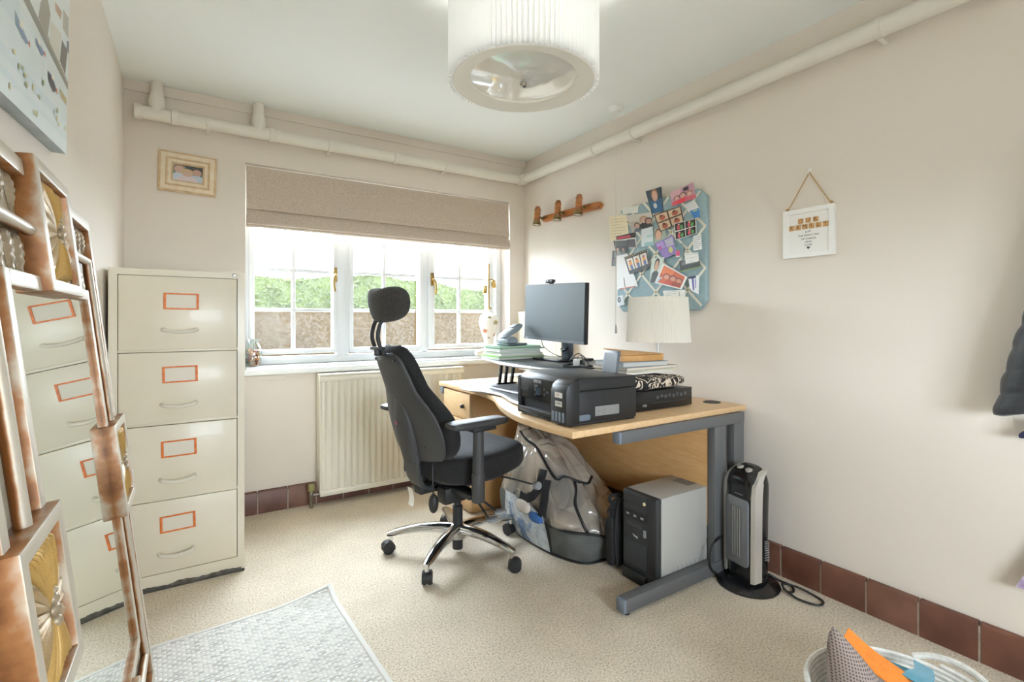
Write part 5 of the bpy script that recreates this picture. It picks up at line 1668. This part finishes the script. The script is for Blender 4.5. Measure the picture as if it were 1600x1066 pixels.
rows = [(0.030, 0.98), (0.04, 1.0), (0.15, 1.0), (0.30, 1.02), (0.42, 1.05)]
rg = [heater_ring(z, k, 0.056, 0.076) for z, k in rows]
for q in range(1, 9):
    u = q / 8
    rg.append([(p[0], p[1], 0.42 + 0.072 * math.sin(u * PI / 2) + (p[0] * 0.35) * u) for p in heater_ring(0, 1.05 * (1 - 0.55 * (1 - math.cos(u * PI / 2)) ** 1.0) if q < 8 else 0.2, 0.056, 0.076)])
obj('heater_body', MB().loft(rg), hb_, ht_, sharp=60)
slv = mat('#c6c2bc', 0.3, 0.5, name='silver_plastic')
for s_ in (-1, 1):
    pts = [(-0.030, s_ * 0.0805, 0.042), (-0.030, s_ * 0.0815, 0.20), (-0.030, s_ * 0.083, 0.34), (-0.028, s_ * 0.084, 0.41), (-0.016, s_ * 0.080, 0.452), (0.012, s_ * 0.070, 0.482), (0.032, s_ * 0.058, 0.490)]
    pts = spline(pts, 5)
    rings = []
    for i, p in enumerate(pts):
        wv = 0.026 if i < len(pts) * 0.6 else 0.020
        rings.append([(p.x - wv, p.y - s_ * 0.016, p.z - 0.002), (p.x - wv * 0.8, p.y, p.z), (p.x + wv * 0.7, p.y + s_ * 0.002, p.z + 0.004), (p.x + wv, p.y - s_ * 0.014, p.z + 0.004)])
    obj('side_trim', MB().loft(rings), slv, ht_, sharp=60)
obj('grille_panel', MB().prism(rrect(-0.058, 0.058, 0.095, 0.372, 0.02), -0.0635, -0.052, 'x'), mat('#787a7d', 0.5, h2='#66686b', ns=300, name='grey_mesh_grille'), ht_, 0.003)
obj('grille_slot', MB().box(-0.0642, -0.063, -0.026, 0.026, 0.125, 0.335), mat('#5f605f', 0.5), ht_)
sm2 = MB().box(-0.0665, -0.064, -0.0024, 0.0024, 0.128, 0.332).mesh('grille_bar', mat('#8f8f8c', 0.4))
for y in (-0.018, -0.006, 0.006, 0.018):
    link('grille_bar', sm2, ht_, (0, y, 0))
sm3 = MB().box(-0.0655, -0.064, -0.026, 0.026, -0.0015, 0.0015).mesh('grille_louvre', mat('#6f6f6d', 0.4))
for i in range(10):
    link('grille_louvre', sm3, ht_, (0, 0, 0.14 + i * 0.02))
obj('control_label', MB().box(-0.0612, -0.0605, -0.030, 0.010, 0.388, 0.3905), mat('#8f9093', 0.4), ht_)
for y, x in ((0.026, -0.012), (-0.024, -0.018)):
    obj('control_knob', MB().lathe([(0.014, 0), (0.014, 0.010), (0.011, 0.013), (0.0, 0.013)], 20, M=Matrix.Translation((x, y, 0.480)) @ Matrix.Rotation(R(-18), 4, 'Y')), slv, ht_)
vs_ = MB().box(-0.014, 0.012, -0.0006, 0.0006, 0, 0.0022).mesh('side_vent', mat('#9b9c9e', 0.4))
for i in range(12):
    link('side_vent', vs_, ht_, (0.022, -0.0776, 0.125 + i * 0.007), (R(0), R(18), 0))
cable('heater_cable', 'black heater flex coiled on the carpet by the skirting', [(2.03, 1.23, 0.045), (2.085, 1.20, 0.02), (2.10, 1.17, 0.006), (2.10, 1.12, 0.006), (2.06, 1.09, 0.006), (2.03, 1.10, 0.012), (2.05, 1.13, 0.024), (2.09, 1.09, 0.016), (2.10, 1.02, 0.006), (2.08, 0.985, 0.006), (2.04, 0.99, 0.006), (2.015, 1.05, 0.010), (2.02, 1.11, 0.022)], 0.0042, cat='cable')
cable('heater_lead', 'black heater lead looping around the desk foot', [(1.90, 1.31, 0.02), (1.86, 1.325, 0.05), (1.845, 1.328, 0.10), (1.862, 1.328, 0.15), (1.90, 1.328, 0.168), (1.94, 1.328, 0.175)], 0.004, cat='cable')

# ================================================================== RUG
def rug_material():
    m = mat('#b9bab4', 0.95, name='flat_weave_rug')
    nt = m.node_tree
    p = nt.nodes['Principled BSDF']
    tc = nt.nodes.new('ShaderNodeTexCoord')
    br_ = nt.nodes.new('ShaderNodeTexBrick')
    br_.inputs['Scale'].default_value = 1.0
    br_.inputs['Brick Width'].default_value = 0.026
    br_.inputs['Row Height'].default_value = 0.0065
    br_.inputs['Mortar Size'].default_value = 0.0006
    br_.inputs['Color1'].default_value = C('#dcd8d0')
    br_.inputs['Color2'].default_value = C('#787672')
    br_.inputs['Mortar'].default_value = C('#c9c7c2')
    br_.inputs['Bias'].default_value = -0.4
    nt.links.new(tc.outputs['Object'], br_.inputs['Vector'])
    nt.links.new(br_.outputs['Color'], p.inputs['Base Color'])
    b_ = nt.nodes.new('ShaderNodeBump')
    b_.inputs['Strength'].default_value = 0.5
    b_.inputs['Distance'].default_value = 0.002
    nt.links.new(br_.outputs['Fac'], b_.inputs['Height'])
    b_.invert = True
    nt.links.new(b_.outputs['Normal'], p.inputs['Normal'])
    return m


rug = thing('rug', 'pale grey flat-woven rug with white knots on the carpet', 'rug', (0.470, 2.108, 0.0), rz=R(3.4))
RWd, RLn = 0.68, 1.75


def rug_z(x, y):   # x 0..-RWd, y 0..-RLn ; curled far corner
    d = math.hypot((x + 0.0) / 0.22, (y + 0.0) / 0.09)
    return 0.006 + 0.030 * max(0, 1 - d) ** 1.5


b = MB()
b.grid(lambda u, v: (-RWd * u, -RLn * v, rug_z(-RWd * u, -RLn * v)), 24, 70)
b.grid(lambda u, v: (-RWd * u, -RLn * v, rug_z(-RWd * u, -RLn * v) - 0.005), 24, 70)
obj('rug_field', b, rug_material(), rug)
bind = mat('#dedcd6', 0.95, bump=0.3, bs=400, bdist=0.001)
for name_, f in (('x', lambda u: (-RWd * u, 0.0)), ('r', lambda u: (0.0, -RLn * u)), ('l', lambda u: (-RWd, -RLn * u)), ('n', lambda u: (-RWd * u, -RLn))):
    pts = [(f(i / 40)[0], f(i / 40)[1], rug_z(*f(i / 40)) + 0.0005) for i in range(41)]
    obj('binding', MB().tube(pts, 0.010 if name_ != 'x' else 0.007, 8, flat=0.5), bind, rug)
kn = MB()
row = 0
y = -0.018
while y > -RLn + 0.01:
    x = -0.02 - (0.013 if row % 2 else 0.0)
    while x > -RWd + 0.012:
        z = rug_z(x, y)
        kn.add([(x - 0.0050, y - 0.0036, z), (x + 0.0050, y - 0.0036, z), (x + 0.0050, y + 0.0036, z), (x - 0.0050, y + 0.0036, z), (x - 0.0028, y - 0.0019, z + 0.0024), (x + 0.0028, y - 0.0019, z + 0.0024), (x + 0.0028, y + 0.0019, z + 0.0024), (x - 0.0028, y + 0.0019, z + 0.0024)],
               [(4, 5, 6, 7), (0, 1, 5, 4), (1, 2, 6, 5), (2, 3, 7, 6), (3, 0, 4, 7)])
        x -= 0.026
    y -= 0.013
    row += 1
obj('weave_knots', kn, mat('#f2f1ee', 0.9), rug, kind='stuff', fix=False)

# ================================================================== ROPE BASKET
bk = thing('rope_basket', 'white cotton rope basket on the carpet near the skirting', 'basket', (1.445, 0.495, 0))
rope = mat('#e9e7e0', 0.9, h2='#d6d4cc', ns=60, bump=0.4, bs=220, bdist=0.002, name='cotton_rope')
pts, N = [], 16
for i in range(N * 48 + 1):
    u = i / (N * 48)
    a = 2 * PI * i / 48
    z = 0.008 + 0.192 * u
    rr = 0.165 + 0.045 * u ** 0.7
    pts.append((rr * 1.02 * math.cos(a), rr * math.sin(a), z))
obj('coiled_wall', MB().tube(pts, 0.0072, 6), rope, bk)
obj('basket_floor', MB().lathe([(0.0, 0.001), (0.166, 0.001), (0.168, 0.008), (0.0, 0.008)], 40), rope, bk)
for a0 in (-10, 170):
    hp_ = []
    for i in range(21):
        u = i / 20
        a = R(a0 - 26 + 52 * u)
        rr = 0.212 + 0.012 * math.sin(PI * u)
        hp_.append((rr * 1.02 * math.cos(a), rr * math.sin(a), 0.196 + 0.024 * math.sin(PI * u) ** 0.8))
    obj('handle', MB().tube(hp_, 0.0085, 8), rope, bk)
bx, by = 1.445, 0.495


def dots_material():
    m = mat('#7d706c', 0.9, name='grey_dotted_cotton', bump=0.2, bs=300, bdist=0.001)
    nt = m.node_tree
    p = nt.nodes['Principled BSDF']
    tc = nt.nodes.new('ShaderNodeTexCoord')
    v = nt.nodes.new('ShaderNodeTexVoronoi')
    v.voronoi_dimensions = '2D'
    v.inputs['Scale'].default_value = 130
    v.inputs['Randomness'].default_value = 0.0
    nt.links.new(tc.outputs['UV'], v.inputs['Vector'])
    r = nt.nodes.new('ShaderNodeValToRGB')
    r.color_ramp.interpolation = 'CONSTANT'
    r.color_ramp.elements[0].color = C('#4d4340')
    r.color_ramp.elements[1].position = 0.28
    r.color_ramp.elements[1].color = C('#95867f')
    nt.links.new(v.outputs['Distance'], r.inputs['Fac'])
    nt.links.new(r.outputs['Color'], p.inputs['Base Color'])
    return m


def peak(cx, cy, z0, rx, ry, h, px_, py_, seed, e=1.3):
    b_ = MB()
    rings = []
    for i in range(15):
        u = i / 14
        k = (1 - u) ** (1 / e)
        rings.append([(cx + px_ * u + rx * k * math.cos(a) * (1 + 0.12 * noise.noise(Vector((math.cos(a) * 1.5, math.sin(a) * 1.5, u * 2 + seed)))),
                       cy + py_ * u + ry * k * math.sin(a) * (1 + 0.12 * noise.noise(Vector((math.cos(a) * 1.5, math.sin(a) * 1.5, u * 2 + seed + 9)))), z0 + h * u) for a in [2 * PI * j / 30 for j in range(30)]])
    return b_.loft(rings)


dc = obj('dotted_cushion', peak(bx - 0.045, by + 0.0, 0.012, 0.115, 0.135, 0.330, -0.045, 0.125, 3.0, 1.35), dots_material(), label='grey dotted fabric cushion with a peaked corner in the basket', cat='cushion', sharp=80)
uv = dc.data.uv_layers.new(name='cloth')
for lp_ in dc.data.loops:
    co = dc.data.vertices[lp_.vertex_index].co
    uv.data[lp_.index].uv = (co.x * 0.9 - co.y * 0.9, co.z * 1.1 + 0.2 * co.x)



def ribbon(name, label, cat, pts, wv, m, th=0.003):
    """felt band along pts with width vectors"""
    pts = spline(pts, 6)
    b_ = MB()
    rings = []
    wv = Vector(wv)
    for i, p in enumerate(pts):
        t_ = (pts[min(i + 1, len(pts) - 1)] - pts[max(i - 1, 0)]).normalized()
        n_ = t_.cross(wv).normalized() * th
        rings.append([tuple(p - wv), tuple(p + wv), tuple(p + wv + n_), tuple(p - wv + n_)])
    b_.loft(rings)
    return obj(name, b_, m, label=label, cat=cat, sharp=50)


felto = mat('#e07f12', 0.95, h2='#d4740d', ns=60, sheen=0.3)
feltb = mat('#4f9fb8', 0.95, h2='#4793ab', ns=60, sheen=0.3)
ribbon('felt_band', 'orange felt band lying over the dotted cushion in the basket', 'felt', [(1.418, 0.622, 0.295), (1.432, 0.575, 0.262), (1.452, 0.51, 0.232), (1.462, 0.44, 0.21), (1.455, 0.37, 0.19)], (0.036, 0.006, 0.004), felto)
ribbon('felt_strip', 'blue felt strip beside the orange felt band in the basket', 'felt', [(1.512, 0.625, 0.202), (1.530, 0.57, 0.204), (1.545, 0.51, 0.20), (1.55, 0.43, 0.19), (1.545, 0.34, 0.18)], (0.026, 0.008, 0.0), feltb)
ribbon('felt_bow', 'blue felt bow crossing the orange felt band in the basket', 'felt', [(1.470, 0.500, 0.236), (1.500, 0.494, 0.234), (1.535, 0.492, 0.226), (1.575, 0.505, 0.217), (1.60, 0.515, 0.212)], (0.004, 0.022, 0.0), feltb)

# ================================================================== CLOTHES ON THE WALL AT THE EDGE OF VIEW
jk = thing('puffer_jacket', 'charcoal quilted puffer jacket hanging on the wall', 'jacket', (2.098, 0.20, 0))
puff = mat('#26282b', 0.55, h2='#1f2124', ns=20, bump=0.35, bs=45, bdist=0.006, sheen=0.2, name='charcoal_nylon')


def puffs(path, r0, r1, nb, flat):
    """quilted tube: nb bulges along path"""
    pts = spline(path, 12)
    n_ = len(pts)
    b_ = MB()
    rs = []
    for i in range(n_):
        u = i / (n_ - 1)
        rs.append((r0 + (r1 - r0) * u) * (0.84 + 0.16 * abs(math.sin(PI * nb * u)) ** 0.5))
    return b_.tube(pts, rs, 20, flat=flat)


sv = MB()
path = spline([(0.0, 0.05, 1.60), (0.0, 0.095, 1.44), (0.0, 0.148, 1.22), (0.0, 0.192, 1.03), (0.0, 0.224, 0.87), (0.0, 0.230, 0.832)], 24)
rings = []
for i, p in enumerate(path):
    u = (1.60 - p.z) / 0.768
    k = (0.062 + 0.008 * u) * (0.90 + 0.10 * abs(math.sin(PI * 11 * u)) ** 0.4) * (1 if i < len(path) - 3 else (0.98, 0.93, 0.75)[i - len(path) + 3])
    rings.append([(p.x + k * 0.78 * math.cos(a), p.y + k * math.sin(a) + 0.004 * noise.noise(Vector((a, u * 20, 0))), p.z - 0.016 * math.sin(a)) for a in [2 * PI * j / 24 for j in range(24)]])
obj('sleeve', MB().loft(rings), puff, jk, sharp=70)
sv2 = [[(x, -y - 0.22, z) for x, y, z in r_] for r_ in rings]
obj('sleeve', MB().loft(sv2), puff, jk, sharp=70)
tor = []
for i in range(61):
    u = i / 60
    z = 1.62 - 0.72 * u
    k = 0.88 + 0.12 * abs(math.sin(PI * 10 * u)) ** 0.5
    wy = (0.10 + 0.12 * min(1, u * 3)) * k
    tor.append([(0.014 + 0.045 * k * math.cos(a), -0.11 + wy * math.sin(a), z) for a in [2 * PI * j / 32 for j in range(32)]])
obj('jacket_body', MB().loft(tor), puff, jk, sharp=70)
obj('collar', MB().lathe([(0.056, 1.60), (0.062, 1.63), (0.06, 1.68), (0.052, 1.70), (0.045, 1.68), (0.045, 1.62)], 24, c=(0.0, -0.11, 0)), puff, jk)
obj('hanging_loop', MB().tube([(0.03, -0.11, 1.66), (0.04, -0.11, 1.735)], 0.004, 6), mat('#222222', 0.7), jk)
obj('coat_hook', MB().tube(spline([(2.168, 0.09, 1.74), (2.13, 0.09, 1.725), (2.125, 0.09, 1.75), (2.128, 0.09, 1.77)], 5), 0.005, 8).box(2.162, 2.1695, 0.075, 0.105, 1.70, 1.78), mat('#b9b4a8', 0.3, 0.8), label='metal coat hook holding the puffer jacket', cat='hook')


def garment(name, label, hexa, h2, y0, y1, z0, z1, x, ns, slant=0.03):
    def f(u, v):
        yy = y0 + (y1 - y0) * u
        zz = z0 + (z1 - z0) * v
        return (x + 0.012 * math.sin(u * 17 + v * 1.5), yy + 0.006 * math.sin(v * 8) - slant * v, zz)
    b_ = MB()
    b_.grid(f, 30, 16)
    b_.grid(lambda u, v: tuple(Vector(f(u, v)) + Vector((0.006, 0, 0))), 30, 16)
    return obj(name, b_, mat(hexa, 0.85, h2=h2, ns=ns), label=label, cat='clothing', sharp=80)


garment('navy_garment', 'navy blue garment hanging under the puffer jacket', '#2b2c4a', '#252640', 0.13, 0.445, 0.752, 0.815, 2.132, 20)
garment('floral_garment', 'white garment with purple pattern hanging low on the wall', '#e4e0e2', '#8d6f9c', 0.10, 0.455, 0.292, 0.70, 2.135, 26, 0.22)

# ================================================================== MEMO BOARD WITH PHOTOGRAPHS
BY, BZ = 1.867, 1.468
mb_ = thing('memo_board', 'blue padded memo board with cream ribbon lattice on the wall', 'memo board', (RW, BY, BZ))
hw, hh, cc = 0.309, 0.306, 0.045
oct_ = [(-hw + cc, -hh), (hw - cc, -hh), (hw, -hh + cc), (hw, hh - cc), (hw - cc, hh), (-hw + cc, hh), (-hw, hh - cc), (-hw, -hh + cc)]
obj('padded_board', MB().prism(oct_, -0.028, -0.001, 'x'), mat('#9db3b8', 0.9, h2='#93a9af', ns=60, bump=0.2, bs=300, bdist=0.001), mb_, 0.008, 3)
ribm = mat('#e4dfd0', 0.7)


def clip_line(d, sgn):
    """points of y - sgn*z = d inside the board"""
    o_ = []
    for i in range(401):
        yy = -hw + 2 * hw * i / 400
        zz = (yy - d) * sgn
        if abs(zz) < hh - 0.002 and abs(yy) < hw - 0.002 and abs(yy) + abs(zz) < hw + hh - cc - 0.003:
            o_.append((yy, zz))
    return o_[0], o_[-1]


k0 = (1.98 - BY) - (1.579 - BZ)
k1 = (1.98 - BY) + (1.579 - BZ)
for sgn, k in ((1, k0), (-1, k1)):
    for i in range(-3, 4):
        d = k + i * 0.2085
        try:
            a, c_ = clip_line(d, sgn)
        except IndexError:
            continue
        if math.dist(a, c_) < 0.05:
            continue
        n_ = Vector((0, -(c_[1] - a[1]), c_[0] - a[0])).normalized() * 0.0065
        x0 = -0.0292 - (0.0006 if sgn < 0 else 0)
        P0, P1 = Vector((x0, a[0], a[1])), Vector((x0, c_[0], c_[1]))
        q = Vector((-0.0008, 0, 0))
        obj('ribbon', MB().loft([[P0 - n_, P0 + n_, P0 + n_ + q, P0 - n_ + q], [P1 - n_, P1 + n_, P1 + n_ + q, P1 - n_ + q]]), ribm, mb_)
stm = MB().lathe([(0.006, 0), (0.005, 0.003), (0.0, 0.0045)], 12, M=Matrix.Rotation(R(-90), 4, 'Y')).mesh('stud', mat('#b9a77e', 0.3, 0.7))
for i in range(-3, 4):
    for j in range(-3, 4):
        a, b2 = k0 + i * 0.2085, k1 + j * 0.2085
        yy, zz = (a + b2) / 2, (b2 - a) / 2
        if abs(yy) < hw - 0.02 and abs(zz) < hh - 0.02 and abs(yy) + abs(zz) < hw + hh - cc - 0.02:
            link('stud', stm, mb_, (-0.0305, yy, zz))

SK, SK2 = '#c9a593', '#b8917f'


def card(label, quad, lift, polys, border=0.0, edge='#efece6', cat='photo', name='photo_print'):
    """flat print pinned to the board: quad = 4 (y, z) corners TL TR BR BL"""
    x = RW - 0.0315 - lift
    q = [Vector((0, a, c_)) for a, c_ in quad]
    cen = sum(q, Vector()) / 4
    t_ = thing(name, label, cat, (x, cen.y, cen.z))
    loc = [v - cen for v in q]
    fr, bk_ = [(-0.0006, v.y, v.z) for v in loc], [(0.0, v.y, v.z) for v in loc]
    obj('paper', MB().loft([fr, bk_]), mat(edge, 0.5), t_)

    def f(u, v, l):
        u = border + (1 - 2 * border) * min(1, max(0, u))
        v = border + (1 - 2 * border) * min(1, max(0, v))
        p = (loc[3] * (1 - u) + loc[2] * u) * (1 - v) + (loc[0] * (1 - u) + loc[1] * u) * v
        return (-0.0008 - l, p.y, p.z)
    if polys:
        prints('printed_picture', polys, f, t_, step=0.00003)
    return t_


def lines(n_, h_='#9a9a94', x0=0.1, x1=0.9, y0=0.15, y1=0.85, th=0.02):
    o_ = []
    for i in range(n_):
        y = y1 - (y1 - y0) * i / max(1, n_ - 1)
        o_.append((h_, rc(x0, y - th, x1 - (0.25 if i % 3 == 2 else 0), y + th)))
    return o_


L1 = 0.0006
card('cream letter pinned so it sticks out past the memo board edge', [(2.237, 1.744), (2.089, 1.729), (2.073, 1.585), (2.231, 1.594)], 0 * L1, [('#ece0c4', rc(0, 0, 1, 1))] + lines(7, '#d8c9a4'), edge='#eee4cc', cat='paper', name='letter')
card('white note with faint handwriting at the upper board corner', [(2.126, 1.775), (2.002, 1.766), (2.002, 1.725), (2.121, 1.735)], L1, [('#e9e8e1', rc(0, 0, 1, 1))] + lines(3, '#c9c8c0'), cat='paper', name='note')
card('red and black newspaper cutting on the memo board', [(2.175, 1.614), (2.022, 1.615), (2.01, 1.523), (2.17, 1.543)], 2 * L1, [('#d8d5cd', rc(0, 0, 1, 1)), ('#2e2527', rc(0, 0.68, 1, 1)), ('#b0414c', rc(0.05, 0.72, 0.75, 0.92)), ('#4b4a4a', rc(0.55, 0.05, 0.95, 0.6))] + lines(4, '#8f8d88', 0.05, 0.5, 0.1, 0.55), cat='cutting', name='newspaper_cutting')
card('dark group photo hanging off the memo board edge', [(2.198, 1.59), (2.073, 1.577), (2.079, 1.501), (2.175, 1.5)], 3 * L1, [('#35383b', rc(0, 0, 1, 1)), ('#55595b', rc(0.1, 0.6, 0.9, 1))] + figure(0.2, 0, 0.5, SK, '#2a2320', '#8b8c84') + figure(0.62, 0, 0.45, SK2, '#2a2320', '#6b6f70'))
card('narrow black photo strip at the memo board edge', [(2.205, 1.531), (2.17, 1.527), (2.179, 1.437), (2.214, 1.44)], 4 * L1, [('#232527', rc(0, 0, 1, 1))] + figure(0.5, 0.55, 0.36, SK, '#1d1a18', '#777c7c') + figure(0.5, 0.08, 0.36, SK, '#1d1a18', '#777c7c'), name='photo_strip')
card('large plain white sheet low on the memo board', [(2.17, 1.495), (2.084, 1.501), (2.002, 1.304), (2.164, 1.294)], 5 * L1, [('#e6e5e1', rc(0, 0, 1, 1)), ('#c9736c', rc(0.1, 0.0, 0.9, 0.03)), ('#6b3b3a', rc(0.38, 0.04, 0.42, 0.32))], cat='paper', name='paper_sheet')
card('photo of a seated family in dark clothes on the memo board', [(2.094, 1.723), (1.9, 1.71), (1.895, 1.618), (2.042, 1.615)], 6 * L1, [('#b9b0a6', rc(0, 0, 1, 1)), ('#cfc9c0', rc(0, 0.6, 1, 1))] + figure(0.66, 0.05, 0.7, SK, '#a98a66', '#2f2b31') + figure(0.85, 0, 0.62, SK2, '#3a2b24', '#38343a') + figure(0.33, -0.1, 0.55, SK, '#4a3a30', '#59636e'))
card('portrait photo of a person in blue at the board top', [(1.943, 1.832), (1.831, 1.833), (1.815, 1.698), (1.9, 1.699)], 7 * L1, [('#32404a', rc(0, 0, 1, 1)), ('#3f5f78', rc(0.05, 0.05, 0.95, 0.55))] + figure(0.5, 0.0, 0.92, '#d6aa97', '#8a6a50', '#34608a') + [('#d9dee2', ell(0.42, 0.30, 0.13, 0.12))])
card('pink toned group photo at the upper corner of the board', [(1.769, 1.787), (1.629, 1.81), (1.609, 1.726), (1.765, 1.713)], 8 * L1, [('#b48a98', rc(0, 0, 1, 1)), ('#3b3438', rc(0.55, 0.68, 0.78, 0.92)), ('#cfa3ac', rc(0, 0.5, 0.45, 1))] + figure(0.25, 0, 0.55, '#cda294', '#6e4a44', '#c04a58') + figure(0.5, 0, 0.6, '#cda294', '#5a3b34', '#c22f3d') + figure(0.78, 0, 0.55, '#cda294', '#8a5a4a', '#b85a68'))
card('white card tucked beside the pink photo on the board', [(1.677, 1.706), (1.621, 1.719), (1.586, 1.665), (1.657, 1.662)], 9 * L1, [('#e7e8e8', rc(0, 0, 1, 1))] + lines(3, '#cdd0d2'), cat='card', name='card')
card('small bright blue card on the memo board', [(1.649, 1.667), (1.594, 1.673), (1.586, 1.629), (1.621, 1.625)], 10 * L1, [('#3f78b5', rc(0, 0, 1, 1)), ('#c5cf62', rc(0.3, 0.78, 0.8, 0.9))], cat='card', name='card')
card('white and teal folded brochure in the middle of the board', [(1.972, 1.623), (1.891, 1.628), (1.881, 1.522), (1.972, 1.526)], 11 * L1, [('#dfe7e8', rc(0, 0, 1, 1)), ('#9fc0c4', rc(0.25, 0.0, 1, 0.22)), ('#b8cfd2', rc(0.45, 0.45, 1, 0.6))], cat='brochure', name='brochure')
card('close-up photo of a fair-haired child on the board', [(1.881, 1.616), (1.813, 1.613), (1.787, 1.545), (1.877, 1.514)], 12 * L1, [('#a8b3a6', rc(0, 0, 1, 1))] + [('#6d4f38', ell(0.40, 0.62, 0.33, 0.34)), ('#d6ab92', ell(0.40, 0.54, 0.26, 0.30))])
card('brown bordered photo booth sheet of four pictures on the board', [(1.881, 1.688), (1.702, 1.704), (1.681, 1.619), (1.836, 1.588)], 13 * L1, [('#4a2c22', rc(0, 0, 1, 1))] + [p for (a, c_) in ((0.04, 0.54), (0.53, 0.54), (0.04, 0.05), (0.53, 0.05)) for p in [('#cdb89c', rc(a, c_, a + 0.43, c_ + 0.41)), ('#a4543d', ell(a + 0.22, c_ + 0.17, 0.12, 0.15)), ('#5a2f24', ell(a + 0.2, c_ + 0.28, 0.06, 0.07))]])
card('pink and teal snapshot half covered on the board', [(1.744, 1.498), (1.693, 1.512), (1.685, 1.436), (1.739, 1.442)], 12.5 * L1, [('#6d8b90', rc(0, 0, 1, 1)), ('#c23f6b', rc(0.15, 0.1, 0.6, 0.55)), ('#e5dfdc', rc(0.1, 0, 0.6, 0.12))])
card('purple collage print in the middle of the memo board', [(1.877, 1.529), (1.752, 1.561), (1.731, 1.461), (1.813, 1.439)], 14 * L1, [('#7d68a5', rc(0, 0, 1, 1)), ('#a98fc9', rc(0.06, 0.55, 0.45, 0.95)), ('#b9b3c4', rc(0.52, 0.5, 0.95, 0.93)), ('#8f7ab8', rc(0.08, 0.06, 0.5, 0.48)), ('#c5c27a', ell(0.7, 0.3, 0.14, 0.17)), ('#b24a8a', ell(0.16, 0.66, 0.09, 0.11))])
card('white bordered grid of four dark party photos on the board', [(1.744, 1.619), (1.609, 1.623), (1.605, 1.547), (1.735, 1.531)], 15 * L1, [p for (a, c_) in ((0.0, 0.53), (0.52, 0.53), (0.0, 0.0), (0.52, 0.0)) for p in [('#26201f', rc(a, c_, a + 0.48, c_ + 0.47)), ('#c04a5a', ell(a + 0.17, c_ + 0.17, 0.07, 0.15)), ('#4f8f4c', ell(a + 0.33, c_ + 0.17, 0.07, 0.14)), ('#d9a78c', ell(a + 0.2, c_ + 0.36, 0.05, 0.06))]], border=0.03)
card('printed white ticket at the side of the memo board', [(1.625, 1.536), (1.578, 1.539), (1.573, 1.463), (1.623, 1.463)], 16 * L1, [('#e8e8e5', rc(0, 0, 1, 1))] + lines(6, '#a9aaa8'), cat='ticket', name='ticket')
card('dark landscape print with a green edge on the board', [(1.71, 1.418), (1.59, 1.419), (1.578, 1.378), (1.702, 1.362)], 17 * L1, [('#3a3d3c', rc(0, 0, 1, 1)), ('#6c706f', rc(0.1, 0.55, 0.9, 0.9)), ('#8fae4a', rc(0, 0.0, 1, 0.07))])
card('white handwritten note over the dark landscape print', [(1.677, 1.455), (1.594, 1.452), (1.59, 1.406), (1.669, 1.4)], 18 * L1, [('#e9e8e4', rc(0, 0, 1, 1))] + lines(3, '#bdbcb8'), cat='paper', name='note')
card('black bordered film print of three costumed figures on the board', [(2.1, 1.48), (1.929, 1.506), (1.905, 1.405), (2.058, 1.376)], 19 * L1, [('#1f1b17', rc(0, 0, 1, 1))] + [('#b59a3c', rc(0.05 + 0.095 * i, 0.92, 0.09 + 0.095 * i, 0.97)) for i in range(10)] + [p for a in (0.06, 0.37, 0.68) for p in [('#d9d0bf', rc(a, 0.2, a + 0.27, 0.84)), ('#d58b2e', rc(a + 0.07, 0.24, a + 0.2, 0.62)), ('#35609a', rc(a + 0.10, 0.2, a + 0.2, 0.46)), ('#a5563c', ell(a + 0.135, 0.68, 0.05, 0.07))]])
card('portrait photo of a dark-haired person on pale green', [(1.891, 1.451), (1.804, 1.449), (1.849, 1.317), (1.91, 1.321)], 20 * L1, [('#c5cfc3', rc(0, 0, 1, 1))] + figure(0.5, 0.0, 0.88, '#c99f84', '#2c2522', '#33373a'))
card('white bordered orange group photo low on the board', [(1.813, 1.418), (1.657, 1.332), (1.693, 1.27), (1.872, 1.315)], 21 * L1, [('#b8562a', rc(0, 0, 1, 1)), ('#cf6b33', rc(0.02, 0.55, 0.5, 0.98)), ('#a9cfe0', rc(0.0, 0.0, 0.16, 0.32))] + figure(0.3, 0, 0.6, '#c68c70', '#7a2f1c', '#c2532a') + figure(0.58, 0.02, 0.62, '#c68c70', '#5a2418', '#b5452a') + figure(0.84, 0.05, 0.6, '#bb7f66', '#6a2a1a', '#8f3a24'), border=0.07, edge='#efede8')
card('small identity card with purple lettering on the board', [(1.653, 1.331), (1.586, 1.336), (1.59, 1.241), (1.637, 1.263)], 22 * L1, [('#e3e3e3', rc(0, 0, 1, 1)), ('#56599a', rc(0.3, 0.12, 0.5, 0.9)), ('#2f3552', rc(0.0, 0.86, 0.7, 1)), ('#8a8dbb', rc(0.58, 0.3, 0.72, 0.8))], cat='card', name='card')
card('printed white address label above the lampshade', [(1.813, 1.269), (1.669, 1.268), (1.669, 1.224), (1.804, 1.226)], 23 * L1, [('#e6e3da', rc(0, 0, 1, 1)), ('#5a5a58', rc(0.72, 0.1, 0.74, 0.8))] + lines(4, '#a5a39c', 0.1, 0.6), cat='paper', name='paper_label')
card('round black emblem badge at the lower board corner', [(2.159, 1.251), (2.11, 1.26), (2.094, 1.202), (2.153, 1.196)], 24 * L1, [('#dfe3e6', rc(0, 0, 1, 1)), ('#25282b', ell(0.36, 0.62, 0.26, 0.3)), ('#8a8f93', ell(0.36, 0.62, 0.14, 0.16))], cat='badge', name='badge')
